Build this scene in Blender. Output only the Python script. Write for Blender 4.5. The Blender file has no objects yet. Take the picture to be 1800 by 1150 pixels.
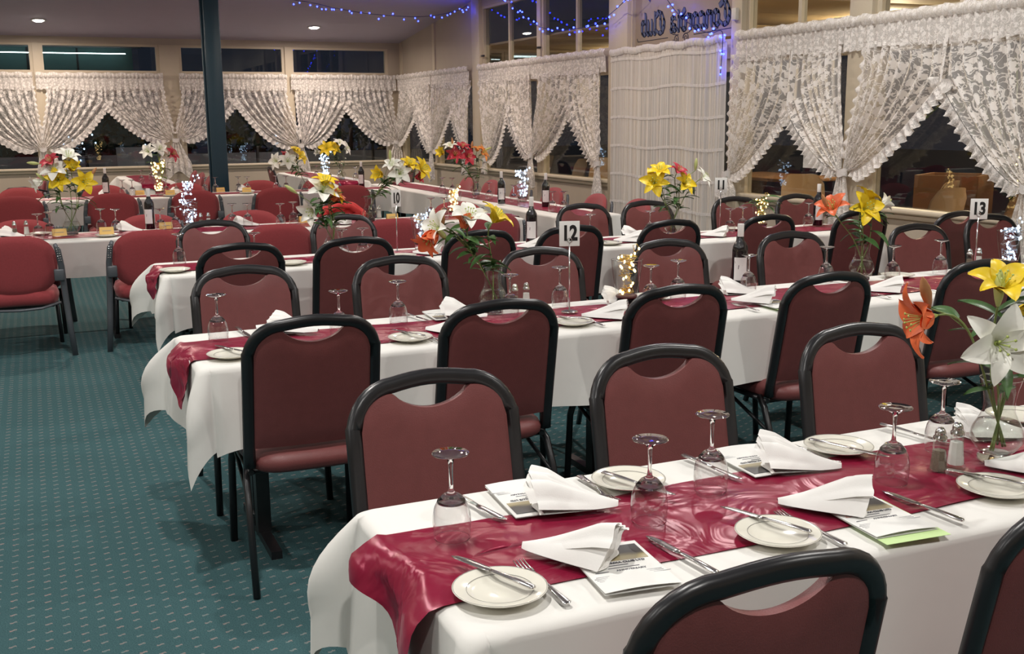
import bpy, bmesh, math, random
from mathutils import Vector, Matrix, Quaternion
import numpy as np
random.seed(7)
SC = bpy.context.scene
COL = SC.collection
PI = math.pi

# ------------------------------------------------------------------ camera
CAM_H = 1.58
YAW, PITCH, ROLL, FPX = 0.417785, 0.193088, 0.00906, 1872.8
def cam_axes():
    cy, sy, cp, sp = math.cos(YAW), math.sin(YAW), math.cos(PITCH), math.sin(PITCH)
    f = Vector((sy*cp, cy*cp, -sp)); r = Vector((cy, -sy, 0)); d = f.cross(r)
    cr, sr = math.cos(ROLL), math.sin(ROLL)
    return cr*r+sr*d, -sr*r+cr*d, f
RGT, DWN, FWD = cam_axes()
cam_data = bpy.data.cameras.new('camera'); cam_data.sensor_width = 36.0
cam_data.lens = 36.0*FPX/1800.0; cam_data.clip_start = 0.05; cam_data.clip_end = 200
cam = bpy.data.objects.new('camera', cam_data); COL.objects.link(cam)
m = Matrix.Identity(4)
for i in range(3):
    m[i][0] = RGT[i]; m[i][1] = -DWN[i]; m[i][2] = -FWD[i]
m[2][3] = CAM_H
cam.matrix_world = m
SC.camera = cam
def ray(x, y): return RGT*((x-900)/FPX)+DWN*((y-575)/FPX)+FWD
def onz(x, y, z):                     # the point of a horizontal surface at height z seen at a photo position
    d = ray(x, y); return Vector((0, 0, CAM_H))+d*((z-CAM_H)/d.z)
def ony(x, y, Y):
    d = ray(x, y); return Vector((0, 0, CAM_H))+d*(Y/d.y)

# ------------------------------------------------------------------ world, exposure
w = bpy.data.worlds.new('night'); SC.world = w; w.use_nodes = True
w.node_tree.nodes['Background'].inputs[0].default_value = (0.05, 0.06, 0.09, 1)
w.node_tree.nodes['Background'].inputs[1].default_value = 0.25
SC.view_settings.view_transform = 'Standard'; SC.view_settings.look = 'None'
SC.view_settings.exposure = 0.0; SC.view_settings.gamma = 1.0
SC.view_settings.use_curve_mapping = False
SC.cycles.max_bounces = 8; SC.cycles.diffuse_bounces = 4; SC.cycles.glossy_bounces = 4
SC.cycles.transmission_bounces = 6; SC.cycles.transparent_max_bounces = 32
SC.cycles.sample_clamp_indirect = 4.0; SC.cycles.caustics_reflective = False; SC.cycles.caustics_refractive = False
DOWN_W = 52.0

# ------------------------------------------------------------------ materials
def nodes(name):
    mt = bpy.data.materials.new(name); mt.use_nodes = True
    nt = mt.node_tree; return mt, nt, nt.nodes, nt.links, nt.nodes['Principled BSDF']
MATS = {}
def mat(name, col, rough=0.5, metal=0.0, noise=0.0, nscale=8.0, bump=0.0, bscale=60.0, spec=None, sheen=0.0, coat=0.0, emis=None, estr=0.0, trans=0.0, ior=1.45):
    mt, nt, N, L, b = nodes(name)
    b.inputs['Base Color'].default_value = (*col, 1); b.inputs['Roughness'].default_value = rough; b.inputs['Metallic'].default_value = metal
    if spec is not None: b.inputs['Specular IOR Level'].default_value = spec
    if sheen: b.inputs['Sheen Weight'].default_value = sheen
    if coat: b.inputs['Coat Weight'].default_value = coat; b.inputs['Coat Roughness'].default_value = 0.15
    if trans: b.inputs['Transmission Weight'].default_value = trans; b.inputs['IOR'].default_value = ior
    if emis: b.inputs['Emission Color'].default_value = (*emis, 1); b.inputs['Emission Strength'].default_value = estr
    tc = N.new('ShaderNodeTexCoord')
    if noise:
        nz = N.new('ShaderNodeTexNoise'); nz.inputs['Scale'].default_value = nscale; nz.inputs['Detail'].default_value = 4
        L.new(tc.outputs['Object'], nz.inputs['Vector'])
        mr = N.new('ShaderNodeMapRange'); mr.inputs[3].default_value = 1-noise; mr.inputs[4].default_value = 1+noise
        L.new(nz.outputs[0], mr.inputs[0])
        mx = N.new('ShaderNodeMix'); mx.data_type = 'RGBA'; mx.blend_type = 'MULTIPLY'; mx.inputs[0].default_value = 1
        mx.inputs[6].default_value = (*col, 1); L.new(mr.outputs[0], mx.inputs[7]); L.new(mx.outputs[2], b.inputs['Base Color'])
    if bump:
        nb = N.new('ShaderNodeTexNoise'); nb.inputs['Scale'].default_value = bscale; nb.inputs['Detail'].default_value = 3
        L.new(tc.outputs['Object'], nb.inputs['Vector'])
        bp = N.new('ShaderNodeBump'); bp.inputs['Strength'].default_value = bump; bp.inputs['Distance'].default_value = 0.01
        L.new(nb.outputs[0], bp.inputs['Height']); L.new(bp.outputs[0], b.inputs['Normal'])
    MATS[name] = mt; return mt
mat('beige_paint', (0.50, 0.43, 0.34), 0.55, noise=0.06, nscale=3)
mat('cream_paint', (0.62, 0.54, 0.41), 0.45, noise=0.05, nscale=4)
mat('ceiling_light_tint', (0.50, 0.45, 0.55), 0.8, noise=0.04, nscale=5, bump=0.15, bscale=120)  # mauve cast of the blue fairy lights put into the ceiling colour
mat('teal_paint', (0.018, 0.05, 0.075), 0.35, noise=0.1)
mat('black_metal', (0.012, 0.012, 0.014), 0.32, spec=0.6, noise=0.15, nscale=20)
mat('grey_metal', (0.10, 0.11, 0.125), 0.4, metal=0.3)
mat('dark_metal', (0.015, 0.016, 0.02), 0.45)
mat('chrome', (0.75, 0.74, 0.72), 0.16, metal=1.0)
mat('steel', (0.72, 0.70, 0.68), 0.2, metal=1.0)
mat('maroon_vinyl', (0.180, 0.053, 0.052), 0.42, noise=0.12, nscale=30, bump=0.12, bscale=350, spec=0.4)
mat('red_fabric', (0.31, 0.040, 0.047), 0.85, noise=0.18, nscale=90, bump=0.2, bscale=500, sheen=0.25)
mat('table_linen', (0.80, 0.79, 0.75), 0.8, noise=0.03, nscale=5, bump=0.10, bscale=14)
mat('napkin_linen', (0.86, 0.85, 0.82), 0.8, noise=0.02, nscale=40, bump=0.06, bscale=300)
mat('table_wood', (0.16, 0.10, 0.06), 0.5, noise=0.3)
mat('plate_china', (0.80, 0.78, 0.68), 0.12, spec=0.6, noise=0.01)
mat('plate_line', (0.25, 0.24, 0.22), 0.3)
mat('paper_white', (0.82, 0.82, 0.79), 0.7, noise=0.02)
mat('paper_green', (0.58, 0.78, 0.36), 0.7, noise=0.02)
mat('card_yellow', (0.85, 0.56, 0.17), 0.6, noise=0.03)
mat('print_ink', (0.10, 0.10, 0.12), 0.7)
mat('print_grey', (0.45, 0.45, 0.46), 0.7)
mat('print_red', (0.5, 0.2, 0.18), 0.7)
mat('black_ink', (0.01, 0.01, 0.01), 0.5)
mat('bottle_glass', (0.008, 0.006, 0.008), 0.05, spec=0.8, coat=0.3)
mat('capsule', (0.80, 0.78, 0.75), 0.4)
mat('label_paper', (0.80, 0.77, 0.76), 0.6)
mat('label_print', (0.12, 0.07, 0.10), 0.6)
mat('salt', (0.85, 0.84, 0.8), 0.8, noise=0.05, nscale=400)
mat('pepper', (0.20, 0.16, 0.12), 0.8, noise=0.7, nscale=500)
mat('petal_white', (0.92, 0.92, 0.84), 0.5, noise=0.04, nscale=30, sheen=0.2)
mat('petal_yellow', (0.88, 0.64, 0.02), 0.45, noise=0.06, nscale=30)
mat('petal_orange', (0.80, 0.16, 0.05), 0.45, noise=0.12, nscale=25)
mat('petal_peach', (0.86, 0.33, 0.08), 0.45, noise=0.10, nscale=25)
mat('petal_crimson', (0.50, 0.035, 0.06), 0.45, noise=0.15, nscale=25)
mat('bud_orange', (0.48, 0.22, 0.09), 0.5, noise=0.3, nscale=30)
mat('bud_green', (0.50, 0.55, 0.20), 0.5, noise=0.2, nscale=30)
mat('leaf_green', (0.055, 0.13, 0.035), 0.4, noise=0.25, nscale=30)
mat('stem_green', (0.20, 0.27, 0.08), 0.5, noise=0.2, nscale=60)
mat('anther', (0.22, 0.10, 0.02), 0.7)
mat('pistil', (0.45, 0.55, 0.15), 0.6)
mat('copper_wire', (0.65, 0.45, 0.10), 0.3, metal=0.8)
mat('silver_wire', (0.6, 0.62, 0.66), 0.3, metal=0.8)
mat('blue_cord', (0.02, 0.02, 0.08), 0.5)
mat('bulb_warm', (1, 0.8, 0.5), 0.4, emis=(1.0, 0.70, 0.28), estr=6)
mat('bulb_cool', (0.8, 0.9, 1), 0.4, emis=(0.52, 0.74, 1.0), estr=5)
mat('bulb_blue', (0.3, 0.4, 1), 0.4, emis=(0.013, 0.024, 1.0), estr=26)
mat('lamp_glow', (1, 1, 1), 0.4, emis=(1.0, 0.93, 0.80), estr=40)
mat('lamp_ring', (0.75, 0.74, 0.72), 0.4)
mat('plastic_beige', (0.56, 0.42, 0.28), 0.35, noise=0.06, nscale=6)
mat('wood_brown', (0.22, 0.12, 0.06), 0.5, noise=0.25, nscale=6)
mat('wood_dark', (0.09, 0.035, 0.03), 0.5, noise=0.2)
mat('concrete', (0.20, 0.19, 0.18), 0.85, noise=0.15, nscale=4)
mat('soffit', (0.62, 0.48, 0.30), 0.7, noise=0.05)
mat('bush_green', (0.025, 0.045, 0.02), 0.7, noise=0.4, nscale=4)
mat('fence_grey', (0.30, 0.30, 0.31), 0.7, noise=0.1)
mat('shed_teal', (0.10, 0.22, 0.22), 0.6, noise=0.1)
mat('jacket_red', (0.62, 0.05, 0.05), 0.85, bump=0.4, bscale=30)
mat('sign_navy', (0.012, 0.018, 0.06), 0.5)
mat('sign_blue', (0.08, 0.11, 0.21), 0.5)
mat('sign_royal', (0.02, 0.03, 0.36), 0.5)
mat('sign_board', (0.36, 0.29, 0.22), 0.35, noise=0.05)
mat('sign_cream', (0.75, 0.6, 0.35), 0.5)
mat('exit_green', (0.05, 0.5, 0.3), 0.4, emis=(0.35, 1.0, 0.75), estr=2.0)
mat('switch_white', (0.75, 0.73, 0.68), 0.4)
mat('tube_glow', (1, 1, 1), 0.4, emis=(0.85, 1.0, 0.95), estr=9)
mat('water_face', (0.75, 0.78, 0.72), 0.05, trans=1.0, ior=1.33)
mat('solid_glass', (0.97, 0.98, 0.97), 0.0, trans=1.0, ior=1.47)

def thin_glass(name, tint=(0.97, 0.98, 0.97), base=0.06, gain=0.9, power=4.0):
    """thin clear glass: mostly see-through, reflecting more towards grazing angles"""
    mt, nt, N, L, b = nodes(name); N.remove(b)
    lw = N.new('ShaderNodeLayerWeight'); lw.inputs['Blend'].default_value = 0.5
    pw = N.new('ShaderNodeMath'); pw.operation = 'POWER'; pw.inputs[1].default_value = power; L.new(lw.outputs['Facing'], pw.inputs[0])
    mu = N.new('ShaderNodeMath'); mu.operation = 'MULTIPLY_ADD'; mu.inputs[1].default_value = gain; mu.inputs[2].default_value = base; mu.use_clamp = True
    L.new(pw.outputs[0], mu.inputs[0])
    tr = N.new('ShaderNodeBsdfTransparent'); tr.inputs[0].default_value = (*tint, 1)
    gl = N.new('ShaderNodeBsdfGlossy'); gl.inputs['Roughness'].default_value = 0.0
    mx = N.new('ShaderNodeMixShader'); L.new(mu.outputs[0], mx.inputs[0]); L.new(tr.outputs[0], mx.inputs[1]); L.new(gl.outputs[0], mx.inputs[2])
    L.new(mx.outputs[0], N['Material Output'].inputs[0]); MATS[name] = mt
thin_glass('goblet_glass', (0.985, 0.985, 0.985), 0.13, 0.85, 2.4)
thin_glass('foot_glass', (0.97, 0.97, 0.97), 0.16, 0.84, 1.6)
thin_glass('vase_glass', (0.95, 0.965, 0.95), 0.06, 0.75, 4.0)
thin_glass('window_glass', (0.85, 0.87, 0.88), 0.045, 0.9, 5.0)

def lace(name, col=(0.85, 0.81, 0.77), net=0.30, scale=11.0):
    mt, nt, N, L, b = nodes(name)
    b.inputs['Base Color'].default_value = (*col, 1); b.inputs['Roughness'].default_value = 0.9
    uv = N.new('ShaderNodeUVMap')
    vo = N.new('ShaderNodeTexVoronoi'); vo.voronoi_dimensions = '2D'; vo.inputs['Scale'].default_value = scale; vo.inputs['Randomness'].default_value = 0.75
    L.new(uv.outputs[0], vo.inputs['Vector'])
    # rosettes: ragged discs round the cell points, joined by wandering vines over a fine even net
    nz = N.new('ShaderNodeTexNoise'); nz.noise_dimensions = '2D'; nz.inputs['Scale'].default_value = scale*4.0; nz.inputs['Detail'].default_value = 1
    L.new(uv.outputs[0], nz.inputs['Vector'])
    ml = N.new('ShaderNodeMath'); ml.operation = 'MULTIPLY_ADD'; ml.inputs[1].default_value = 0.75; L.new(nz.outputs[0], ml.inputs[0]); L.new(vo.outputs['Distance'], ml.inputs[2])
    r1 = N.new('ShaderNodeMapRange'); r1.inputs[1].default_value = 0.66; r1.inputs[2].default_value = 0.74; r1.inputs[3].default_value = 1; r1.inputs[4].default_value = 0
    L.new(ml.outputs[0], r1.inputs[0])
    n2 = N.new('ShaderNodeTexNoise'); n2.noise_dimensions = '2D'; n2.inputs['Scale'].default_value = scale*1.5; n2.inputs['Detail'].default_value = 1; n2.inputs['Distortion'].default_value = 1.2
    L.new(uv.outputs[0], n2.inputs['Vector'])
    sb_ = N.new('ShaderNodeMath'); sb_.operation = 'SUBTRACT'; sb_.inputs[1].default_value = 0.5; L.new(n2.outputs[0], sb_.inputs[0])
    ab = N.new('ShaderNodeMath'); ab.operation = 'ABSOLUTE'; L.new(sb_.outputs[0], ab.inputs[0])
    r2 = N.new('ShaderNodeMapRange'); r2.inputs[1].default_value = 0.030; r2.inputs[2].default_value = 0.050; r2.inputs[3].default_value = 0.9; r2.inputs[4].default_value = net
    L.new(ab.outputs[0], r2.inputs[0])
    mx = N.new('ShaderNodeMath'); mx.operation = 'MAXIMUM'; L.new(r1.outputs[0], mx.inputs[0]); L.new(r2.outputs[0], mx.inputs[1])
    L.new(mx.outputs[0], b.inputs['Alpha'])
    MATS[name] = mt
lace('lace', net=0.36)
lace('lace_dense', net=0.60, scale=15)
def sheer(name, col, alpha):
    mt, nt, N, L, b = nodes(name)
    b.inputs['Base Color'].default_value = (*col, 1); b.inputs['Roughness'].default_value = 0.9
    uv = N.new('ShaderNodeUVMap'); wv = N.new('ShaderNodeTexNoise'); wv.noise_dimensions = '1D'; wv.inputs['Scale'].default_value = 60
    sp = N.new('ShaderNodeSeparateXYZ'); L.new(uv.outputs[0], sp.inputs[0]); L.new(sp.outputs[0], wv.inputs['W'])
    mr = N.new('ShaderNodeMapRange'); mr.inputs[1].default_value = 0.3; mr.inputs[2].default_value = 0.7; mr.inputs[3].default_value = alpha-0.22; mr.inputs[4].default_value = min(1, alpha+0.15)
    L.new(wv.outputs[0], mr.inputs[0]); L.new(mr.outputs[0], b.inputs['Alpha']); MATS[name] = mt
sheer('sheer', (0.76, 0.73, 0.69), 0.80)
mat('lace_trim', (0.74, 0.71, 0.68), 0.9, bump=0.5, bscale=120)

def satin():
    mt, nt, N, L, b = nodes('satin')
    b.inputs['Base Color'].default_value = (0.215, 0.007, 0.032, 1); b.inputs['Roughness'].default_value = 0.30
    b.inputs['Specular IOR Level'].default_value = 0.75; b.inputs['Specular Tint'].default_value = (1.0, 0.28, 0.38, 1)
    b.inputs['Sheen Weight'].default_value = 0.15; b.inputs['Sheen Tint'].default_value = (1, 0.2, 0.3, 1)
    tc = N.new('ShaderNodeTexCoord'); nz = N.new('ShaderNodeTexNoise'); nz.inputs['Scale'].default_value = 6.5; nz.inputs['Detail'].default_value = 2.5; nz.inputs['Distortion'].default_value = 1.3
    L.new(tc.outputs['Object'], nz.inputs['Vector'])
    bp = N.new('ShaderNodeBump'); bp.inputs['Strength'].default_value = 0.45; bp.inputs['Distance'].default_value = 0.035
    L.new(nz.outputs[0], bp.inputs['Height']); L.new(bp.outputs[0], b.inputs['Normal']); MATS['satin'] = mt
satin()

def carpet():
    mt, nt, N, L, b = nodes('carpet')
    b.inputs['Roughness'].default_value = 0.95; b.inputs['Specular IOR Level'].default_value = 0.1
    tc = N.new('ShaderNodeTexCoord'); sp = N.new('ShaderNodeSeparateXYZ'); L.new(tc.outputs['Object'], sp.inputs[0])
    def mth(op, a, bb=None, c=None):
        n = N.new('ShaderNodeMath'); n.operation = op
        for k, v in enumerate((a, bb, c)):
            if v is None: continue
            if isinstance(v, (int, float)): n.inputs[k].default_value = v
            else: L.new(v, n.inputs[k])
        return n.outputs[0]
    DX, DY = 0.052, 0.059
    cx = mth('DIVIDE', sp.outputs[0], DX); col = mth('FLOOR', cx); fx = mth('SUBTRACT', mth('FRACT', cx), 0.5)
    off = mth('MULTIPLY', mth('MODULO', mth('ABSOLUTE', col), 2.0), 0.5)
    cyy = mth('ADD', mth('DIVIDE', sp.outputs[1], DY), off); fy = mth('SUBTRACT', mth('FRACT', cyy), 0.5)
    # slightly S-shaped tick: y shifted by a sine of x
    wob = mth('MULTIPLY', mth('SINE', mth('MULTIPLY', fx, 14.0)), 0.045)
    nz = N.new('ShaderNodeTexNoise'); nz.inputs['Scale'].default_value = 140; L.new(tc.outputs['Object'], nz.inputs['Vector'])
    jit = mth('MULTIPLY', mth('SUBTRACT', nz.outputs[0], 0.5), 0.16)
    yy = mth('ABSOLUTE', mth('ADD', mth('SUBTRACT', fy, wob), jit))
    xx = mth('ABSOLUTE', mth('ADD', fx, jit))
    tick = mth('MULTIPLY', mth('LESS_THAN', xx, 0.21), mth('LESS_THAN', yy, 0.075))
    mot = N.new('ShaderNodeTexNoise'); mot.inputs['Scale'].default_value = 260; mot.inputs['Detail'].default_value = 2; L.new(tc.outputs['Object'], mot.inputs['Vector'])
    rp = N.new('ShaderNodeValToRGB'); rp.color_ramp.elements[0].position = 0.3; rp.color_ramp.elements[0].color = (0.028, 0.072, 0.080, 1)
    rp.color_ramp.elements[1].position = 0.72; rp.color_ramp.elements[1].color = (0.070, 0.145, 0.155, 1); L.new(mot.outputs[0], rp.inputs[0])
    big = N.new('ShaderNodeTexNoise'); big.inputs['Scale'].default_value = 45; L.new(tc.outputs['Object'], big.inputs['Vector'])
    r2 = N.new('ShaderNodeValToRGB'); r2.color_ramp.elements[0].position = 0.35; r2.color_ramp.elements[0].color = (0.14, 0.20, 0.20, 1)
    r2.color_ramp.elements[1].position = 0.65; r2.color_ramp.elements[1].color = (0.26, 0.20, 0.19, 1); L.new(big.outputs[0], r2.inputs[0])
    mx = N.new('ShaderNodeMix'); mx.data_type = 'RGBA'; L.new(tick, mx.inputs[0]); L.new(rp.outputs[0], mx.inputs[6]); L.new(r2.outputs[0], mx.inputs[7])
    L.new(mx.outputs[2], b.inputs['Base Color'])
    bp = N.new('ShaderNodeBump'); bp.inputs['Strength'].default_value = 0.5; bp.inputs['Distance'].default_value = 0.004
    L.new(mot.outputs[0], bp.inputs['Height']); L.new(bp.outputs[0], b.inputs['Normal']); MATS['carpet'] = mt
carpet()

def landscape_print():
    mt, nt, N, L, b = nodes('menu_photo'); b.inputs['Roughness'].default_value = 0.4
    tc = N.new('ShaderNodeTexCoord'); sp = N.new('ShaderNodeSeparateXYZ'); L.new(tc.outputs['Generated'], sp.inputs[0])
    nz = N.new('ShaderNodeTexNoise'); nz.inputs['Scale'].default_value = 4; L.new(tc.outputs['Generated'], nz.inputs['Vector'])
    ad = N.new('ShaderNodeMath'); ad.operation = 'MULTIPLY_ADD'; ad.inputs[1].default_value = 0.25; L.new(nz.outputs[0], ad.inputs[0]); L.new(sp.outputs[1], ad.inputs[2])
    rp = N.new('ShaderNodeValToRGB'); e = rp.color_ramp.elements
    e[0].position = 0.1; e[0].color = (0.45, 0.38, 0.24, 1); e[1].position = 1.0; e[1].color = (0.09, 0.09, 0.09, 1)
    for p, c in ((0.35, (0.36, 0.31, 0.17, 1)), (0.5, (0.16, 0.14, 0.09, 1)), (0.58, (0.07, 0.065, 0.06, 1))):
        k = e.new(p); k.color = c
    L.new(ad.outputs[0], rp.inputs[0]); L.new(rp.outputs[0], b.inputs['Base Color']); MATS['menu_photo'] = mt
landscape_print()

# ------------------------------------------------------------------ mesh helpers
class MB:
    def __init__(s): s.v = []; s.f = []; s.uv = []; s.smooth = []
    def box(s, x0, x1, y0, y1, z0, z1):
        b = len(s.v); s.v += [(x, y, z) for x in (x0, x1) for y in (y0, y1) for z in (z0, z1)]
        for q in ((0, 1, 3, 2), (4, 6, 7, 5), (0, 4, 5, 1), (2, 3, 7, 6), (0, 2, 6, 4), (1, 5, 7, 3)):
            s.f.append([b+i for i in q]); s.smooth.append(False)
        return s
    def bbox(s, x0, x1, y0, y1, z0, z1, r=0.004):      # box with chamfered edges
        bm = bmesh.new(); bmesh.ops.create_cube(bm, size=1)
        for vv in bm.verts: vv.co = Vector(((x0+x1)/2+vv.co.x*(x1-x0), (y0+y1)/2+vv.co.y*(y1-y0), (z0+z1)/2+vv.co.z*(z1-z0)))
        bmesh.ops.bevel(bm, geom=list(bm.edges), offset=r, segments=2, affect='EDGES', profile=0.5)
        return s.add_bm(bm)
    def add_bm(s, bm, smooth=True):
        b = len(s.v); bm.verts.ensure_lookup_table(); s.v += [tuple(v.co) for v in bm.verts]
        for f in bm.faces: s.f.append([b+v.index for v in f.verts]); s.smooth.append(smooth)
        bm.free(); return s
    def grid(s, fn, nu, nv, uvfn=None, closed_u=False, smooth=True, flip=False):
        b = len(s.v)
        for j in range(nv+1):
            for i in range(nu+(0 if closed_u else 1)):
                s.v.append(tuple(fn(i/nu, j/nv)))
        w_ = nu if closed_u else nu+1
        for j in range(nv):
            for i in range(nu):
                i2 = (i+1) % w_ if closed_u else i+1
                q = [b+j*w_+i, b+j*w_+i2, b+(j+1)*w_+i2, b+(j+1)*w_+i]
                if flip: q.reverse()
                s.f.append(q); s.smooth.append(smooth)
                if uvfn:
                    c = [(i/nu, j/nv), ((i+1)/nu, j/nv), ((i+1)/nu, (j+1)/nv), (i/nu, (j+1)/nv)]
                    if flip: c.reverse()
                    s.uv.append([uvfn(*k) for k in c])
        return s
    def lathe(s, prof, n=24, cx=0, cy=0, z0=0, smooth=True):
        return s.grid(lambda u, v: (lambda r, z: (cx+r*math.cos(2*PI*u), cy+r*math.sin(2*PI*u), z0+z))(*prof[min(int(round(v*(len(prof)-1))), len(prof)-1)]), n, len(prof)-1, closed_u=True, smooth=smooth)
    def disc(s, r, z, n=24, cx=0, cy=0, up=True):
        b = len(s.v); s.v += [(cx+r*math.cos(2*PI*i/n), cy+r*math.sin(2*PI*i/n), z) for i in range(n)]
        q = list(range(b, b+n)); s.f.append(q if up else q[::-1]); s.smooth.append(False); return s
    def sweep(s, path, a, b, n=10, nrm=None, sup=1.0, cap=True):
        """elliptical section swept along path; a along in-plane binormal, b along nrm; a/b may be lists"""
        P = [Vector(p) for p in path]; m_ = len(P); base = len(s.v)
        ref = Vector(nrm) if nrm else None; prevN = None
        for i, p in enumerate(P):
            T = (P[min(i+1, m_-1)]-P[max(i-1, 0)]).normalized()
            if ref is not None: Nn = ref-T*ref.dot(T)
            else:
                if prevN is None: prevN = Vector((0, 0, 1)) if abs(T.z) < 0.9 else Vector((1, 0, 0))
                Nn = prevN-T*prevN.dot(T)
            if Nn.length < 1e-6: Nn = T.orthogonal()
            Nn.normalize(); prevN = Nn; B = T.cross(Nn)
            aa = a[i] if isinstance(a, (list, tuple)) else a; bb = b[i] if isinstance(b, (list, tuple)) else b
            for k in range(n):
                t = 2*PI*k/n; c, d = math.cos(t), math.sin(t)
                c = math.copysign(abs(c)**sup, c); d = math.copysign(abs(d)**sup, d)
                s.v.append(tuple(p+B*(aa*c)+Nn*(bb*d)))
        for i in range(m_-1):
            for k in range(n):
                k2 = (k+1) % n
                s.f.append([base+i*n+k, base+i*n+k2, base+(i+1)*n+k2, base+(i+1)*n+k]); s.smooth.append(True)
        if cap:
            s.f.append([base+k for k in range(n)][::-1]); s.smooth.append(False)
            s.f.append([base+(m_-1)*n+k for k in range(n)]); s.smooth.append(False)
        return s
    def tube(s, path, r, n=8): return s.sweep(path, r, r, n)
    def ball(s, c, r, seg=6, rings=4, sc=(1, 1, 1)):
        return s.grid(lambda u, v: (c[0]+r*sc[0]*math.sin(PI*v)*math.cos(2*PI*u), c[1]+r*sc[1]*math.sin(PI*v)*math.sin(2*PI*u), c[2]+r*sc[2]*math.cos(PI*v)), seg, rings, closed_u=True)
    def poly(s, pts, y0, y1, axis='y'):               # outline in (x,z) extruded along y
        b = len(s.v); n = len(pts)
        s.v += [(p[0], y0, p[1]) for p in pts]+[(p[0], y1, p[1]) for p in pts]
        s.f.append(list(range(b, b+n))); s.f.append(list(range(b+n, b+2*n))[::-1]); s.smooth += [False, False]
        for i in range(n):
            j = (i+1) % n; s.f.append([b+i, b+n+i, b+n+j, b+j]); s.smooth.append(False)
        return s
    def mesh(s, name, material):
        me = bpy.data.meshes.new(name); me.from_pydata(s.v, [], s.f)
        me.polygons.foreach_set('use_smooth', s.smooth)
        if s.uv and len(s.uv) == len(s.f):
            ul = me.uv_layers.new(name='UVMap'); flat = [c for f in s.uv for uv in f for c in uv]
            ul.data.foreach_set('uv', flat)
        me.materials.append(MATS[material]); me.update(); return me
    def build(s, name, material, parent=None, loc=None, rz=None):
        return link(name, s.mesh(name, material), parent, loc, rz)
def link(name, me, parent=None, loc=None, rz=None):
    o = bpy.data.objects.new(name, me); COL.objects.link(o)
    if parent is not None: o.parent = parent
    if loc is not None: o.location = loc
    if rz is not None: o.rotation_euler[2] = rz
    return o
def tag(o, label=None, cat=None, group=None, kind=None):
    if label: o['label'] = label
    if cat: o['category'] = cat
    if group: o['group'] = group
    if kind: o['kind'] = kind
    return o
def thing(name, label, cat, loc=(0, 0, 0), rz=0, group=None):
    o = bpy.data.objects.new(name, None); COL.objects.link(o); o.empty_display_size = 0.05
    o.location = loc; o.rotation_euler[2] = rz
    return tag(o, label, cat, group)
def copy_tree(o, parent=None):
    c = o.copy(); COL.objects.link(c); c.parent = parent
    for ch in list(KIDS.get(o.name, [])): copy_tree(ch, c)
    return c
KIDS = {}
def remember(root):                       # children lists of a prototype, read once
    KIDS[root.name] = list(root.children)
    for ch in root.children: remember(ch)
class Proto:
    def __init__(s, maker): s.maker = maker; s.root = None
    def place(s, label, loc, rz=0, group=None, scale=None):
        if s.root is None:
            s.root = s.maker(); remember(s.root); o = s.root
        else: o = copy_tree(s.root)
        o['label'] = label
        if group: o['group'] = group
        o.location = loc; o.rotation_euler[2] = rz
        if scale: o.scale = (scale, scale, scale)
        return o
ORD = ['first', 'second', 'third', 'fourth', 'fifth', 'sixth', 'seventh', 'eighth', 'ninth', 'tenth', 'eleventh', 'twelfth', 'thirteenth', 'fourteenth', 'fifteenth']
def text_mesh(txt, size, name, material, bold=0.0, extrude=0.0003, align='CENTER'):
    cu = bpy.data.curves.new('t', 'FONT'); cu.body = txt; cu.size = size; cu.align_x = align; cu.align_y = 'CENTER'; cu.extrude = extrude; cu.offset = bold
    cu.resolution_u = 3
    ob = bpy.data.objects.new('t', cu); COL.objects.link(ob)
    dg = bpy.context.evaluated_depsgraph_get(); me = bpy.data.meshes.new_from_object(ob.evaluated_get(dg))
    bpy.data.objects.remove(ob); bpy.data.curves.remove(cu); me.name = name
    me.materials.clear(); me.materials.append(MATS[material]); return me

# ================================================================== THE ROOM
XW, YB, SILL, HEAD = 6.08, 18.5, 0.88, 2.34
def zceil(Y): return 2.90+(YB-max(Y, 9.0))*0.11
def struct(o): o['kind'] = 'structure'; return o
struct(MB().box(-6.2, 6.2, -3.7, 18.7, -0.06, 0).build('floor', 'carpet'))
# ceiling: raked plane, then level above the camera
mb = MB()
pr = [(18.7, zceil(18.7)), (9.0, zceil(9.0)), (-3.7, zceil(9.0))]
for (ya, za), (yb, zb) in zip(pr[:-1], pr[1:]):
    b = len(mb.v); mb.v += [(-6.2, ya, za), (6.2, ya, za), (6.2, yb, zb), (-6.2, yb, zb), (-6.2, ya, za+0.1), (6.2, ya, za+0.1), (6.2, yb, zb+0.1), (-6.2, yb, zb+0.1)]
    for q in ((0, 3, 2, 1), (4, 5, 6, 7), (0, 1, 5, 4), (2, 3, 7, 6), (1, 2, 6, 5), (0, 4, 7, 3)): mb.f.append([b+i for i in q]); mb.smooth.append(False)
struct(mb.build('ceiling', 'ceiling_light_tint'))
struct(MB().box(-6.2, -6.08, -3.7, 18.7, 0, 4.1).build('wall_left', 'beige_paint'))
struct(MB().box(-6.2, 6.2, -3.7, -3.58, 0, 4.1).build('wall_front', 'beige_paint'))
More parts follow.
